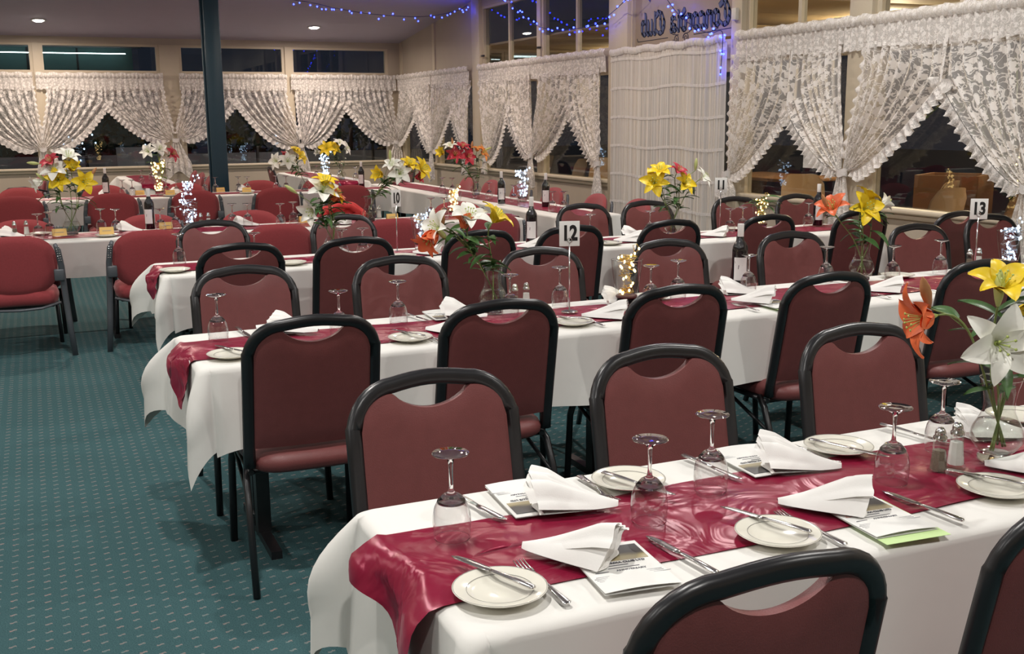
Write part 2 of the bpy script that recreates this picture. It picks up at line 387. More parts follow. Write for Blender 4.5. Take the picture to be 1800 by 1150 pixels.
# right-hand wall
X1 = XW+0.12
mb = MB()
mb.box(XW, X1, 3.3, 8.36, 0, SILL-0.04); mb.box(XW, X1, 10.85, 18.6, 0, SILL-0.04)
mb.box(XW, X1, 14.97, 18.6, 2.10, 4.2)
mb.box(XW, X1, 3.3, 8.36, 2.10, HEAD-0.01); mb.box(XW, X1, 10.85, 14.97, 2.10, HEAD-0.01)
mb.box(XW, X1, 3.3, 14.97, 3.16, 4.2)
mb.box(XW, X1, -3.6, 3.3, 0, 4.2)
wr = struct(mb.build('wall_right', 'beige_paint'))
for k, (ya, yb) in enumerate(((-3.6, 8.36), (10.85, 18.5))):
    MB().bbox(XW-0.06, XW+0.03, ya, yb, SILL-0.045, SILL, 0.015).build('window_sill', 'cream_paint', wr)
    MB().bbox(XW-0.03, XW, ya, yb, SILL-0.085, SILL-0.045, 0.008).build('sill_moulding', 'cream_paint', wr)
MB().box(XW-0.025, XW, 16.62, 16.72, HEAD, zceil(16.65)-0.01).build('batten', 'cream_paint', wr)
MB().box(XW-0.02, XW, 18.3, 18.42, HEAD, zceil(18.4)-0.01).build('batten', 'cream_paint', wr)
for k, (ya, yb, za) in enumerate(((14.68, 14.97, SILL), (10.44, 10.85, 0), (8.36, 8.52, 0), (6.68, 6.93, SILL))):
    struct(MB().bbox(XW-0.045, X1, ya, yb, za, min(zceil(ya), 3.95), 0.006).build('trim_%d' % (k+1), 'cream_paint'))
WIN = 0
def window(P, s0, s1, z0, z1, sashes=(), frame='cream_paint', fw=0.05):
    """P(s, d, z) maps along-wall, depth behind the wall face, height"""
    global WIN; WIN += 1
    o = bpy.data.objects.new('window_%d' % WIN, None); COL.objects.link(o); struct(o)
    def bx(mb, sa, sb, da, db, za, zb):
        a = P(sa, da, za); b_ = P(sb, db, zb)
        mb.box(min(a[0], b_[0]), max(a[0], b_[0]), min(a[1], b_[1]), max(a[1], b_[1]), za, zb)
    for (a, b_, c, d) in ((s0, s0+fw, z0, z1), (s1-fw, s1, z0, z1)):
        mb = MB(); bx(mb, a, b_, 0.01, 0.09, c, d); mb.build('frame_stile', frame, o)
    for (c, d) in ((z0, z0+fw*0.7), (z1-fw*0.7, z1)):
        mb = MB(); bx(mb, s0+fw, s1-fw, 0.012, 0.088, c, d); mb.build('frame_rail', frame, o)
    cuts = [s0+fw]+list(sashes)+[s1-fw]
    for q in sashes:
        mb = MB(); bx(mb, q-0.022, q+0.022, 0.02, 0.08, z0+fw*0.7, z1-fw*0.7); mb.build('sash_bar', frame, o)
    for a, b_ in zip(cuts[:-1], cuts[1:]):
        mb = MB(); bx(mb, a, b_, 0.048, 0.052, z0+fw*0.7, z1-fw*0.7); mb.build('pane', 'window_glass', o)
    return o
PR = lambda s, d, z: (XW+d, s, z)
PBK = lambda s, d, z: (s, YB+d, z)
for a, b_ in ((16.72, 18.38), (14.97, 16.62), (12.80, 14.68), (10.85, 12.70), (6.93, 8.36), (5.02, 6.68), (3.30, 4.92)):
    window(PR, a, b_, SILL-0.04, 2.10)
for a, b_, c in ((12.80, 14.68, (13.75,)), (10.85, 12.70, (11.75,)), (6.93, 8.36, (7.62,)), (5.02, 6.68, (5.85,)), (3.30, 4.92, ())):
    window(PR, a, b_, HEAD-0.01, 3.16, c)
for k, (ya, yb) in enumerate(((12.70, 12.80), (4.92, 5.02))):
    struct(MB().box(XW-0.01, X1, ya, yb, SILL-0.04, 3.16).build('trim_%d' % (k+5), 'cream_paint'))
struct(MB().box(XW-0.01, X1, 16.62, 16.72, SILL-0.04, 2.10).build('trim_7', 'cream_paint'))
struct(MB().box(XW-0.01, X1, 18.38, 18.5, SILL-0.04, 2.10).build('trim_8', 'cream_paint'))
# window catches
for y in (14.60, 12.72):
    tag(MB().bbox(XW-0.04, XW, y-0.03, y+0.03, 2.46, 2.485, 0.004).build('window_catch', 'dark_metal'), 'small dark catch on the upper window frame, %s' % ('beside the fairy lights swag' if y < 13 else 'next to the broad post'), 'catch')
# back wall
mb = MB()
mb.box(-1.75, 5.87, YB, YB+0.12, 0, SILL-0.04); mb.box(-1.75, 5.87, YB, YB+0.12, 2.10, 2.355); mb.box(-1.75, 5.87, YB, YB+0.12, 2.80, 3.2)
mb.box(5.87, 6.2, YB, YB+0.12, 0, 3.2); mb.box(-6.2, -1.75, YB, YB+0.12, 0, 3.2)
wb = struct(mb.build('wall_back', 'beige_paint'))
MB().bbox(-6.1, XW-0.06, YB-0.06, YB+0.03, SILL-0.045, SILL, 0.015).build('window_sill', 'cream_paint', wb)
MB().bbox(-6.1, XW-0.06, YB-0.03, YB, SILL-0.085, SILL-0.045, 0.008).build('sill_moulding', 'cream_paint', wb)
for k, (a, b_) in enumerate(((0.15, 0.25), (2.02, 2.32), (4.05, 4.15))):
    struct(MB().box(a, b_, YB-0.02, YB+0.12, SILL-0.04, 2.80).build('trim_%d' % (k+9), 'cream_paint'))
for a, b_ in ((-1.75, 0.15), (0.25, 2.02), (2.32, 4.05), (4.15, 5.87)):
    window(PBK, a, b_, SILL-0.04, 2.10); window(PBK, a, b_, 2.355, 2.80)
# double door behind the sheer curtain, with a glazed transom sign
d1 = bpy.data.objects.new('door_1', None); COL.objects.link(d1); struct(d1)
MB().box(XW+0.02, XW+0.10, 8.52, 10.44, 2.12, 2.30).build('door_head', 'cream_paint', d1)
for ya, yb in ((8.52, 9.47), (9.49, 10.44)):
    MB().box(XW+0.04, XW+0.09, ya, ya+0.09, 0, 2.12).build('stile', 'cream_paint', d1); MB().box(XW+0.04, XW+0.09, yb-0.09, yb, 0, 2.12).build('stile', 'cream_paint', d1)
    MB().box(XW+0.04, XW+0.09, ya+0.09, yb-0.09, 0, 0.22).build('bottom_rail', 'cream_paint', d1); MB().box(XW+0.04, XW+0.09, ya+0.09, yb-0.09, 2.0, 2.12).build('top_rail', 'cream_paint', d1)
    MB().box(XW+0.062, XW+0.068, ya+0.09, yb-0.09, 0.22, 2.0).build('pane', 'window_glass', d1)

# ------------------------------------------------------------------ lettered transom above the door
sg = thing('transom_sign', 'painted transom sign above the curtained door with mirror-written club name', 'sign', (XW+0.05, 8.56, 2.33))
MB().box(0, 0.02, 0, 1.86, 0, 0.83).build('sign_panel', 'sign_board', sg)
for (a, b_, c, d) in ((-0.04, 0, 0, 0.83), (1.86, 1.90, 0, 0.83)): MB().box(-0.04, 0.04, a, b_, c, d).build('frame_stile', 'cream_paint', sg)
def pen(strokes, x0, z0, sc, nib, mb, depth):
    """broad-nib strokes as small prisms on the panel face; coordinates run along +Y so the words read mirrored"""
    nx, nz = nib*0.72, nib*0.70
    for st in strokes:
        for (ax, az), (bx_, bz) in zip(st[:-1], st[1:]):
            A = (x0+ax*sc, z0+az*sc*0.82); B = (x0+bx_*sc, z0+bz*sc*0.82)
            pts = [(A[0]-nx, A[1]-nz), (A[0]+nx*0.2, A[1]-nz*0.75), (A[0]+nx, A[1]+nz), (A[0]-nx*0.2, A[1]+nz*0.75)]
            pts += [(p[0]+B[0]-A[0], p[1]+B[1]-A[1]) for p in pts]
            c = sorted(set(pts))
            def cr(o, a, b): return (a[0]-o[0])*(b[1]-o[1])-(a[1]-o[1])*(b[0]-o[0])
            lo = []
            for p in c:
                while len(lo) >= 2 and cr(lo[-2], lo[-1], p) <= 1e-12: lo.pop()
                lo.append(p)
            up = []
            for p in reversed(c):
                while len(up) >= 2 and cr(up[-2], up[-1], p) <= 1e-12: up.pop()
                up.append(p)
            h = lo[:-1]+up[:-1]; b = len(mb.v); n = len(h)
            mb.v += [(-depth, p[0], p[1]) for p in h]+[(0.001, p[0], p[1]) for p in h]
            mb.f.append(list(range(b, b+n))); mb.smooth.append(False)
            for i in range(n):
                j = (i+1) % n; mb.f.append([b+i, b+n+i, b+n+j, b+j]); mb.smooth.append(False)
BL = {'C': ([[(0.95, 1.25), (0.6, 1.55), (0.25, 1.4), (0.02, 0.95), (0.02, 0.5), (0.22, 0.12), (0.55, -0.02), (0.95, 0.28)], [(0.5, 1.4), (0.42, 1.0), (0.42, 0.45)]], 1.15),
 'o': ([[(0, 0.85), (0, 0.15), (0.22, 0), (0.42, 0.15), (0.42, 0.85), (0.2, 1), (0, 0.85)]], 0.78),
 'n': ([[(-0.05, 0.9), (0.02, 0.95), (0.02, 0.05)], [(0.02, 0.8), (0.25, 1), (0.42, 0.85), (0.42, 0.1), (0.5, 0)]], 0.80),
 'c': ([[(0.42, 0.86), (0.2, 1), (0, 0.85), (0, 0.15), (0.2, 0), (0.42, 0.15)]], 0.70),
 'r': ([[(-0.05, 0.9), (0.02, 0.95), (0.02, 0.05)], [(0.02, 0.75), (0.22, 1), (0.4, 0.86)]], 0.64),
 'd': ([[(0.42, 0.85), (0.2, 1), (0, 0.85), (0, 0.15), (0.22, 0), (0.42, 0.15), (0.42, 0.9), (0.08, 1.42)]], 0.78),
 'i': ([[(-0.05, 0.9), (0.02, 0.95), (0.02, 0.1), (0.1, 0)], [(0.0, 1.28), (0.06, 1.34)]], 0.40),
 'a': ([[(0.02, 0.86), (0.2, 1), (0.42, 0.85), (0.42, 0.1), (0.52, 0)], [(0.42, 0.55), (0, 0.4), (0, 0.15), (0.2, 0), (0.42, 0.2)]], 0.84),
 'l': ([[(0, 1.5), (0, 0.1), (0.12, 0)]], 0.40),
 'u': ([[(0, 0.98), (0, 0.15), (0.2, 0), (0.42, 0.2)], [(0.42, 0.98), (0.42, 0.1), (0.52, 0)]], 0.84),
 'b': ([[(0, 1.5), (0, 0.15), (0.22, 0), (0.42, 0.15), (0.42, 0.8), (0.25, 1), (0, 0.8)]], 0.74), ' ': ([], 0.55)}
wid = sum(BL[ch][1] for ch in 'Concordia Club'); sc_ = 1.64/wid
xx = 0.10
for ch in 'Concordia Club':
    st, wd = BL[ch]
    if st:
        a = MB(); pen(st, xx+0.02, 0.115, sc_*1.12, 0.033, a, 0.003); lo_ = a.build('letter_outline', 'sign_navy', sg)
        a = MB(); pen(st, xx+0.02, 0.115, sc_*1.12, 0.0225, a, 0.006); a.build('letter', 'sign_blue', lo_)
    xx += wd*sc_
# flourish, rules, and the lower ends of the painted crest
def spiral(cx, cz, r, turns, dirn): return [(cx+r*(1-0.85*t/24)*math.cos(dirn*turns*2*PI*t/24), cz+r*(1-0.85*t/24)*math.sin(dirn*turns*2*PI*t/24)) for t in range(25)]
a = MB()
for pts in (spiral(0.86, 0.035, 0.055, 1.8, 1), spiral(1.04, 0.035, 0.055, 1.8, -1), [(0.76, 0.14), (0.80, 0.09), (0.9, 0.075)], [(1.16, 0.12), (1.10, 0.085), (1.0, 0.075)], [(0.06, 0.075), (0.72, 0.06)], [(1.2, 0.06), (1.8, 0.055)], [(0.3, 0.09), (0.4, 0.07)], [(1.8, 0.055), (1.82, 0.09)]):
    a.tube([(-0.002, p[0], p[1]) for p in pts], 0.0035, 5)
a.build('flourish', 'sign_navy', sg)
a = MB(); a.poly([(1.62, 0.74), (1.70, 0.50), (1.56, 0.40), (1.44, 0.74)], 0, 0.004); a.v = [(-p[1]-0.001, p[0], p[2]+0.05) for p in a.v]; a.build('crest_point', 'sign_royal', sg)
a = MB(); a.poly([(0.30, 0.72), (0.36, 0.72), (0.33, 0.56)], 0, 0.004); a.v = [(-p[1]-0.001, p[0], p[2]) for p in a.v]; a.build('crest_tassel', 'sign_cream', sg)
a = MB(); a.tube([(-0.002, 1.18+0.05*math.sin(t), 0.52+0.035*t) for t in range(7)], 0.008, 5); a.tube([(-0.002, 0.9+0.05*math.cos(t), 0.56+0.03*t) for t in range(6)], 0.006, 5); a.build('crest_scroll', 'sign_navy', sg)
tag(MB().bbox(XW-0.085, XW-0.045, 8.40, 8.47, 2.45, 2.56, 0.006).build('switch_box', 'switch_white'), 'small white switch box on the door post beside the sign', 'switch box')

# ------------------------------------------------------------------ lace curtains
CL = lambda s, d, z: (XW-d, s, z)
CB = lambda s, d, z: (s, YB-d, z)
def bez(a, b_, c, d, t): return a*(1-t)**3+3*b_*t*(1-t)**2+3*c*t*t*(1-t)+d*t**3
def lace_panel(P, s_out, s_apex, z_apex, s_tie, z_tie, label, seed=0, d0=0.07, ztop=2.14, flatness=1.0, bul=0.38):
    rnd = random.Random(seed); ph = rnd.random()*6; sg_ = 1 if s_apex > s_tie else -1
    W_ = abs(s_apex-s_out)
    o = thing('lace_curtain', label, 'curtain', P((s_out+s_apex)/2, 0, z_tie), 0, 'lace curtains tied back at the windows')
    org = Vector(o.location)
    def pt(u, v, extra=0.0, dd=0.0):
        s0 = s_out+(s_apex+sg_*0.035*u-s_out)*u; zs = ztop+(z_apex+0.04-ztop)*u**1.5; V0 = 0.22
        e = (s_tie+sg_*0.05*(u-0.3), z_tie)
        if v < V0: s_, z_ = s0, ztop+(zs-ztop)*v/V0
        else:
            t = (v-V0)/(1-V0); dz = zs-z_tie; ds = s0-s_tie
            s_ = bez(s0, s0-ds*(0.02+0.20*u), s_tie+ds*(0.12+bul*u), e[0], t); z_ = bez(zs, zs-dz*(0.42-0.08*u), z_tie+0.40*(1-u)**1.2-0.02*u, e[1], t)
        fold = (0.026+0.016*v*(1-v)*4)*math.sin(2*PI*(8.0*u+0.25*math.sin(3*v+ph))+ph)*(1-0.55*v)*flatness
        d = d0+fold+0.012*math.sin(9*u+4*v+ph)+0.03*v+dd
        return s_, d, z_
    def f(u, v): s_, d, z_ = pt(u, v); return Vector(P(s_, d, z_))-org
    mb = MB(); mb.grid(f, 64, 22, lambda u, v: (u*W_*1.5+seed*0.37, v*1.15)); mb.build('panel', 'lace', o)
    # ruffle sewn along the inner edge and sweeping into the tie
    def fr(u, v):
        t = 0.20+0.785*u
        s_, d, z_ = pt(1.0, t); s2, d2, z2 = pt(1.0, min(t+0.01, 1)); ts, tz = s2-s_, z2-z_; l = math.hypot(ts, tz) or 1
        nx, nz = -tz/l*sg_, ts/l*sg_
        if nz > 0 or (abs(nz) < 0.3 and nx*sg_ < 0): nx, nz = -nx, -nz
        if nx*sg_ < -0.2: nx, nz = nx*-1, nz*-1
        k = 0.5+0.5*math.cos(2*PI*u*17+ph)
        wv = (0.075+0.018*k)*v*min(1, 8*(1-u)+0.25)
        return Vector(P(s_+nx*wv, d+0.006+(0.022*math.sin(2*PI*u*17+ph)+0.01*math.sin(2*PI*u*41))*v, z_+nz*wv))-org
    mb = MB(); mb.grid(fr, 130, 3, lambda u, v: (u*1.4, v*0.1)); mb.build('ruffle', 'lace_dense', o)
    # outer frill
    def fo(u, v):
        s_, d, z_ = pt(0.0, u*0.93); k = math.sin(2*PI*u*13+ph)
        return Vector(P(s_-sg_*(0.035+0.01*k)*v, d+0.012*k*v, z_))-org
    mb = MB(); mb.grid(fo, 70, 2, lambda u, v: (u*1.2, v*0.04)); mb.build('outer_frill', 'lace_dense', o)
    return o
def tie_tail(P, s, z, label, zb=0.62, d0=0.12, wid=0.20, seed=1):
    rnd = random.Random(seed); ph = rnd.random()*6
    o = thing('curtain_tail', label, 'curtain', P(s, 0, z), 0, 'gathered curtain tails below the ties'); org = Vector(o.location)
    def f(u, v):
        w_ = 0.07+(wid-0.07)*min(1, v*1.6)
        zz = z+0.02-(z-zb)*v*(1+0.10*math.sin(7*u+ph))
        return Vector(P(s+(u-0.5)*w_+0.03*v*math.sin(ph), d0+0.026*math.sin(2*PI*4.5*u+ph+2*v)*(0.5+0.5*v), zz))-org
    mb = MB(); mb.grid(f, 40, 14, lambda u, v: (u*0.5, v*0.5)); mb.build('tail', 'lace_dense', o)
    mb = MB()
    mb.grid(lambda u, v: Vector(P(s+0.055*math.cos(2*PI*u), d0+0.035*math.sin(2*PI*u), z-0.03+0.06*v+0.008*math.sin(6*PI*u)))-org, 16, 2, closed_u=True)
    mb.build('tie_band', 'lace_trim', o)
    return o
def valance(P, s0, s1, label, z0=2.085, z1=2.35, seed=0):
    o = thing('lace_valance', label, 'valance', P((s0+s1)/2, 0, z0), 0, 'gathered lace valances along the window heads'); org = Vector(o.location)
    W_ = abs(s1-s0); n = int(W_*60)
    rnd = random.Random(seed); phs = [rnd.random()*6 for _ in range(5)]
    def fold(u): return math.sin(2*PI*u*W_*11+phs[0]+2*math.sin(u*W_*9+phs[1]))+0.5*math.sin(2*PI*u*W_*23+phs[2])
    mb = MB(); mb.grid(lambda u, v: Vector(P(s0+(s1-s0)*u, 0.075+0.016*fold(u)*(0.35+0.65*v), z1-0.075-(z1-0.075-z0)*v+0.010*math.sin(u*W_*5+phs[3])*v+0.006*math.sin(2*PI*u*W_*11)*v))-org, n, 5, lambda u, v: (u*W_*1.8, v*0.25))
    mb.build('skirt', 'lace_dense', o)
    mb = MB(); mb.grid(lambda u, v: Vector(P(s0+(s1-s0)*u, 0.085+0.012*math.sin(2*PI*u*W_*17+phs[4])+0.02*math.sin(PI*v), z1-0.08*v+0.008*math.sin(u*W_*31)*(1-v)))-org, n, 4, lambda u, v: (u*W_*2, v*0.08))
    mb.build('heading', 'lace_dense', o)
    return o
# back wall windows
valance(CB, -1.75, 0.12, 'lace valance over the back window at the far left edge', seed=1)
valance(CB, 0.16, 2.05, 'lace valance over the back window left of the dark green post', seed=2)
valance(CB, 2.30, 4.06, 'lace valance over the back window behind the dark green post', seed=3)
valance(CB, 4.12, 5.98, 'lace valance over the back window next to the room corner', seed=4)
BK = [(0.10, -0.85, 1.85, 0.17, 1.17, 'lace curtain at far left of back wall, swept right to its tie'),
      (0.33, 1.14, 1.85, 0.19, 1.17, 'lace curtain swept left, window left of green post, above the leftmost bouquet'),
      (2.02, 1.17, 1.85, 2.14, 1.29, 'lace curtain swept right, window left of green post'),
      (2.36, 3.17, 1.90, 2.22, 1.29, 'lace curtain swept left, partly hidden by the green post'),
      (4.00, 3.20, 1.90, 4.22, 1.16, 'lace curtain swept right, just right of the green post'),
      (4.22, 5.03, 1.84, 4.26, 1.16, 'lace curtain swept left in the back window next to the corner'),
      (5.86, 5.06, 1.84, 5.96, 1.19, 'lace curtain swept right into the room corner, back wall')]
for i, (a, b_, c, d, e, l) in enumerate(BK): lace_panel(CB, a, b_, c, d, e, l, seed=i+1)
tie_tail(CB, 0.18, 1.17, 'curtain tail hanging behind the leftmost bouquet', seed=2)
tie_tail(CB, 2.18, 1.28, 'wide curtain tail hanging left of the green post', zb=0.70, wid=0.42, seed=3)
tie_tail(CB, 4.24, 1.16, 'curtain tail hanging right of the green post, behind the lilies', zb=0.66, wid=0.24, seed=4)
tie_tail(CB, 5.95, 1.19, 'curtain tail hanging in the room corner', zb=0.78, wid=0.22, seed=5)
# right wall windows, from the corner towards the camera
valance(CL, 18.40, 16.70, 'lace valance on the right wall beside the room corner', seed=5)
valance(CL, 16.66, 15.00, 'lace valance on the right wall left of the broad post', seed=6)
valance(CL, 14.66, 10.88, 'long lace valance between the broad post and the sheer door curtain', seed=7)
valance(CL, 8.38, 3.4, 'longest lace valance, right of the sheer door curtain', seed=8)
RW = [(18.25, 17.50, 1.70, 18.40, 1.19, 'narrow lace curtain on right wall swept into the corner'),
      (16.74, 17.46, 1.70, 16.63, 1.10, 'lace curtain on right wall swept right, second from the corner'),
      (16.58, 15.83, 1.70, 16.61, 1.10, 'lace curtain on right wall swept left, third from the corner'),
      (15.02, 15.80, 1.70, 15.10, 1.14, 'lace curtain tied beside the broad post, behind the crimson bouquet'),
      (14.62, 13.62, 1.66, 14.35, 1.00, 'lace curtain just right of the broad post, swept left'),
      (12.90, 13.56, 1.66, 12.80, 1.10, 'lace curtain swept right to the tie between the two middle windows'),
      (12.62, 11.76, 1.70, 12.76, 1.10, 'lace curtain swept left to the tie between the two middle windows'),
      (11.02, 11.70, 1.70, 10.98, 1.06, 'lace curtain tied beside the sheer door curtain'),
      (8.36, 7.62, 1.62, 8.42, 1.05, 'lace curtain right of the sheer door curtain, swept left'),
      (6.98, 7.56, 1.60, 6.88, 1.14, 'lace curtain swept right above the number 13 table, beside bare post'),
      (6.66, 5.90, 1.76, 6.82, 1.14, 'large lace curtain swept left from the bare post'),
      (5.00, 5.86, 1.78, 5.05, 1.10, 'lace curtain cut off by the right edge of the picture')]
for i, (a, b_, c, d, e, l) in enumerate(RW): lace_panel(CL, a, b_, c, d, e, l, seed=i+20, bul=0.16)
tie_tail(CL, 16.62, 1.10, 'curtain tail on right wall, behind the yellow and white lilies', zb=0.60, seed=12)
tie_tail(CL, 15.12, 1.13, 'curtain tail behind the crimson bouquet', zb=0.76, seed=13)
tie_tail(CL, 14.35, 1.0, 'curtain tail right of the broad post', zb=0.80, wid=0.16, seed=14)
tie_tail(CL, 12.78, 1.10, 'curtain tail between the two middle windows of the right wall', zb=0.70, seed=15)
tie_tail(CL, 10.96, 1.06, 'curtain tail beside the sheer door curtain, left of it', zb=0.55, wid=0.22, seed=16)
tie_tail(CL, 8.43, 1.05, 'curtain tail at right edge of the sheer door curtain', zb=0.80, wid=0.26, seed=17)
tie_tail(CL, 6.84, 1.13, 'curtain tail below the bare post, behind the orange lily', zb=0.62, wid=0.26, seed=18)
tie_tail(CL, 5.06, 1.10, 'curtain tail at the right edge of the picture', zb=0.5, wid=0.26, seed=19)
# sheer curtain over the double door
o = thing('sheer_curtain', 'long sheer white curtain with sewn bands covering the double door', 'curtain', (XW-0.08, 9.63, 0)); org = Vector(o.location)
def sheerp(u, v, dd=0):
    s_ = 10.74-(10.74-8.545)*u+0.012*math.sin(40*u)*v
    fo = 0.022*math.sin(2*PI*26*u+2.2*math.sin(9*u))+0.016*math.sin(2*PI*9*u+1.0)+0.008*math.sin(2*PI*61*u)
    return Vector((XW-0.08+fo*(0.5+0.5*v)-dd, s_, 2.27-2.24*v))-org
mb = MB(); mb.grid(lambda u, v: sheerp(u, v), 260, 12, lambda u, v: (u*3, v*2.2)); mb.build('drop', 'sheer', o)
for zc in (2.20, 1.89, 1.58, 1.27, 0.96, 0.65):
    mb = MB(); mb.grid(lambda u, v: sheerp(u, (2.27-(zc+0.015-0.030*v+0.012*math.sin(13*u)))/2.24, 0.006), 260, 1); mb.build('sewn_band', 'lace_trim', o)
mb = MB(); mb.grid(lambda u, v: sheerp(u, -0.026+0.032*v+0.004*math.sin(31*u), 0.012+0.014*math.sin(PI*v)+0.010*math.sin(2*PI*70*u)), 260, 3); mb.build('heading', 'lace_trim', o)

# ------------------------------------------------------------------ green post, downlights, fairy light strands
o = thing('support_post', 'dark green painted support post standing from floor to ceiling', 'post', (2.22, 14.35, 0))
MB().bbox(-0.10, 0.10, -0.10, 0.10, 0, zceil(14.35)-0.01, 0.012).build('shaft', 'teal_paint', o)
MB().bbox(-0.125, -0.101, -0.03, 0.03, 0, zceil(14.35)-0.01, 0.004).build('cable_cover', 'teal_paint', o)
def make_downlight(label, x, y, watts, col):
    z = zceil(y)
    o = thing('ceiling_downlight', label, 'ceiling light', (x, y, z), 0, 'recessed ceiling downlights')
    if y > 9: o.rotation_euler[0] = -math.atan(0.11)
    MB().lathe([(0.075, 0.0), (0.105, 0.0), (0.105, -0.012), (0.085, -0.016), (0.075, -0.010)], 20).build('ring', 'lamp_ring', o)
    mb = MB(); mb.grid(lambda u, v: (0.074*v*math.cos(2*PI*u), 0.074*v*math.sin(2*PI*u), -0.012-0.02*math.sqrt(max(0, 1-v*v))), 16, 4, closed_u=True); mb.build('lens', 'lamp_glow', o)
    ld = bpy.data.lights.new('downlight_beam', 'AREA'); ld.shape = 'DISK'; ld.size = 0.16; ld.energy = watts; ld.color = col; ld.spread = math.radians(170)
    lo = bpy.data.objects.new('downlight_beam', ld); COL.objects.link(lo); lo.location = (x, y, z-0.05)
    return o
WARM = (1.0, 0.84, 0.72); NEUT = (1.0, 0.965, 0.92)
rows = [(17.25, WARM), (13.4, WARM), (9.6, WARM), (6.0, NEUT), (2.6, NEUT), (-0.6, NEUT)]
for r, (y, c) in enumerate(rows):
    for k, x in enumerate((-3.75, 0.26, 4.27)):
        lab = 'recessed downlight glowing in the ceiling, %s' % ({(0, 1): 'at the upper left, left of the green post', (0, 2): 'right of the green post'}.get((r, k)) or 'row %s from the back wall, %s across' % (ORD[r], ORD[k]))
        make_downlight(lab, x, y, DOWN_W*(0.85 if r < 3 else 1.08), c)
def strand(label, pts, nb, group='blue fairy light strands', seed=0, r=0.011):
    rnd = random.Random(seed); P = [Vector(p) for p in pts]
    o = thing('fairy_light_strand', label, 'fairy lights', P[0], 0, group); org = P[0]
    path = []
    for i in range(len(P)-1):                         # Catmull-Rom through the points
        p0, p1, p2, p3 = P[max(i-1, 0)], P[i], P[i+1], P[min(i+2, len(P)-1)]
        for k in range(10):
            t = k/10; path.append(0.5*((2*p1)+(p2-p0)*t+(2*p0-5*p1+4*p2-p3)*t*t+(3*p1-p0-3*p2+p3)*t**3))
    path.append(P[-1])
    MB().tube([p-org for p in path], 0.004, 5).build('cord', 'blue_cord', o)
    bm_ = MB().ball((0, 0, 0), r, 8, 5).mesh('bulb', 'bulb_blue')
    for k in range(nb):
        q = path[min(int((k+0.5)/nb*(len(path)-1)+rnd.random()*0.8), len(path)-1)]
        link('bulb', bm_, o, q-org+Vector((rnd.uniform(-.02, .02), rnd.uniform(-.02, .02), rnd.uniform(-0.06, 0.03))))
    return o
strand('blue fairy light strand swagged under the ceiling near the back wall', [(2.6, 15, 3.27), (3.61, 15, 3.18), (4.0, 15, 3.11), (4.58, 15, 3.04), (5.3, 15, 3.03), (5.8, 15, 3.12), (6.0, 14.98, 3.22)], 34, seed=1)
strand('blue fairy light strand swagged across the upper right-wall windows', [(5.92, 14.1, 3.32), (5.92, 13.35, 3.12), (5.92, 12.85, 2.85), (5.92, 12.2, 2.66), (5.92, 11.4, 2.60), (5.92, 10.75, 2.66), (5.92, 10.15, 2.86), (5.92, 9.75, 3.05)], 40, seed=2)
strand('blue fairy light strand drooping over the transom sign and down its frame', [(5.98, 9.85, 3.0), (5.98, 9.52, 2.72), (5.98, 9.3, 2.56), (5.98, 9.0, 2.42), (5.97, 8.75, 2.36), (5.96, 8.56, 2.36), (5.95, 8.53, 2.2), (5.95, 8.55, 1.96)], 26, seed=3)

# ================================================================== CHAIRS
def rounded_slab(mb, w_of, z0, ztop_of, thick, yoff, nx=28, nz=16, bulge=0.35, curve=0.0):
    """upholstered pad: x in [-1,1]*w, z from z0 to ztop(x); y = yoff(z) + curve"""
    for side in (1, -1):
        def f(u, v, side=side):
            a = 2*u-1; zt = ztop_of(a); z = z0+(zt-z0)*v; x = a*w_of(v)
            e = (1-abs(a)**6)*(1-abs(2*v-1)**6); t = thick*(bulge+(1-bulge)*max(e, 0)**0.5)/1.0 if e > 0 else thick*bulge
            return (x, yoff(z)+curve*a*a+side*t/2, z)
        mb.grid(f, nx, nz, flip=(side > 0))
    # rim
    def rim(path):
        b = len(mb.v)
        for a, v in path:
            zt = ztop_of(a); z = z0+(zt-z0)*v; x = a*w_of(v); y = yoff(z)+curve*a*a
            mb.v += [(x, y+thick*bulge/2, z), (x, y-thick*bulge/2, z)]
        n = len(path)
        for i in range(n-1): mb.f.append([b+2*i, b+2*i+1, b+2*i+3, b+2*i+2]); mb.smooth.append(True)
    p = [(-1+2*i/nx, 0) for i in range(nx+1)]+[(1, i/nz) for i in range(1, nz+1)]+[(1-2*i/nx, 1) for i in range(1, nx+1)]+[(-1, 1-i/nz) for i in range(1, nz+1)]
    rim(p[::-1]); return mb
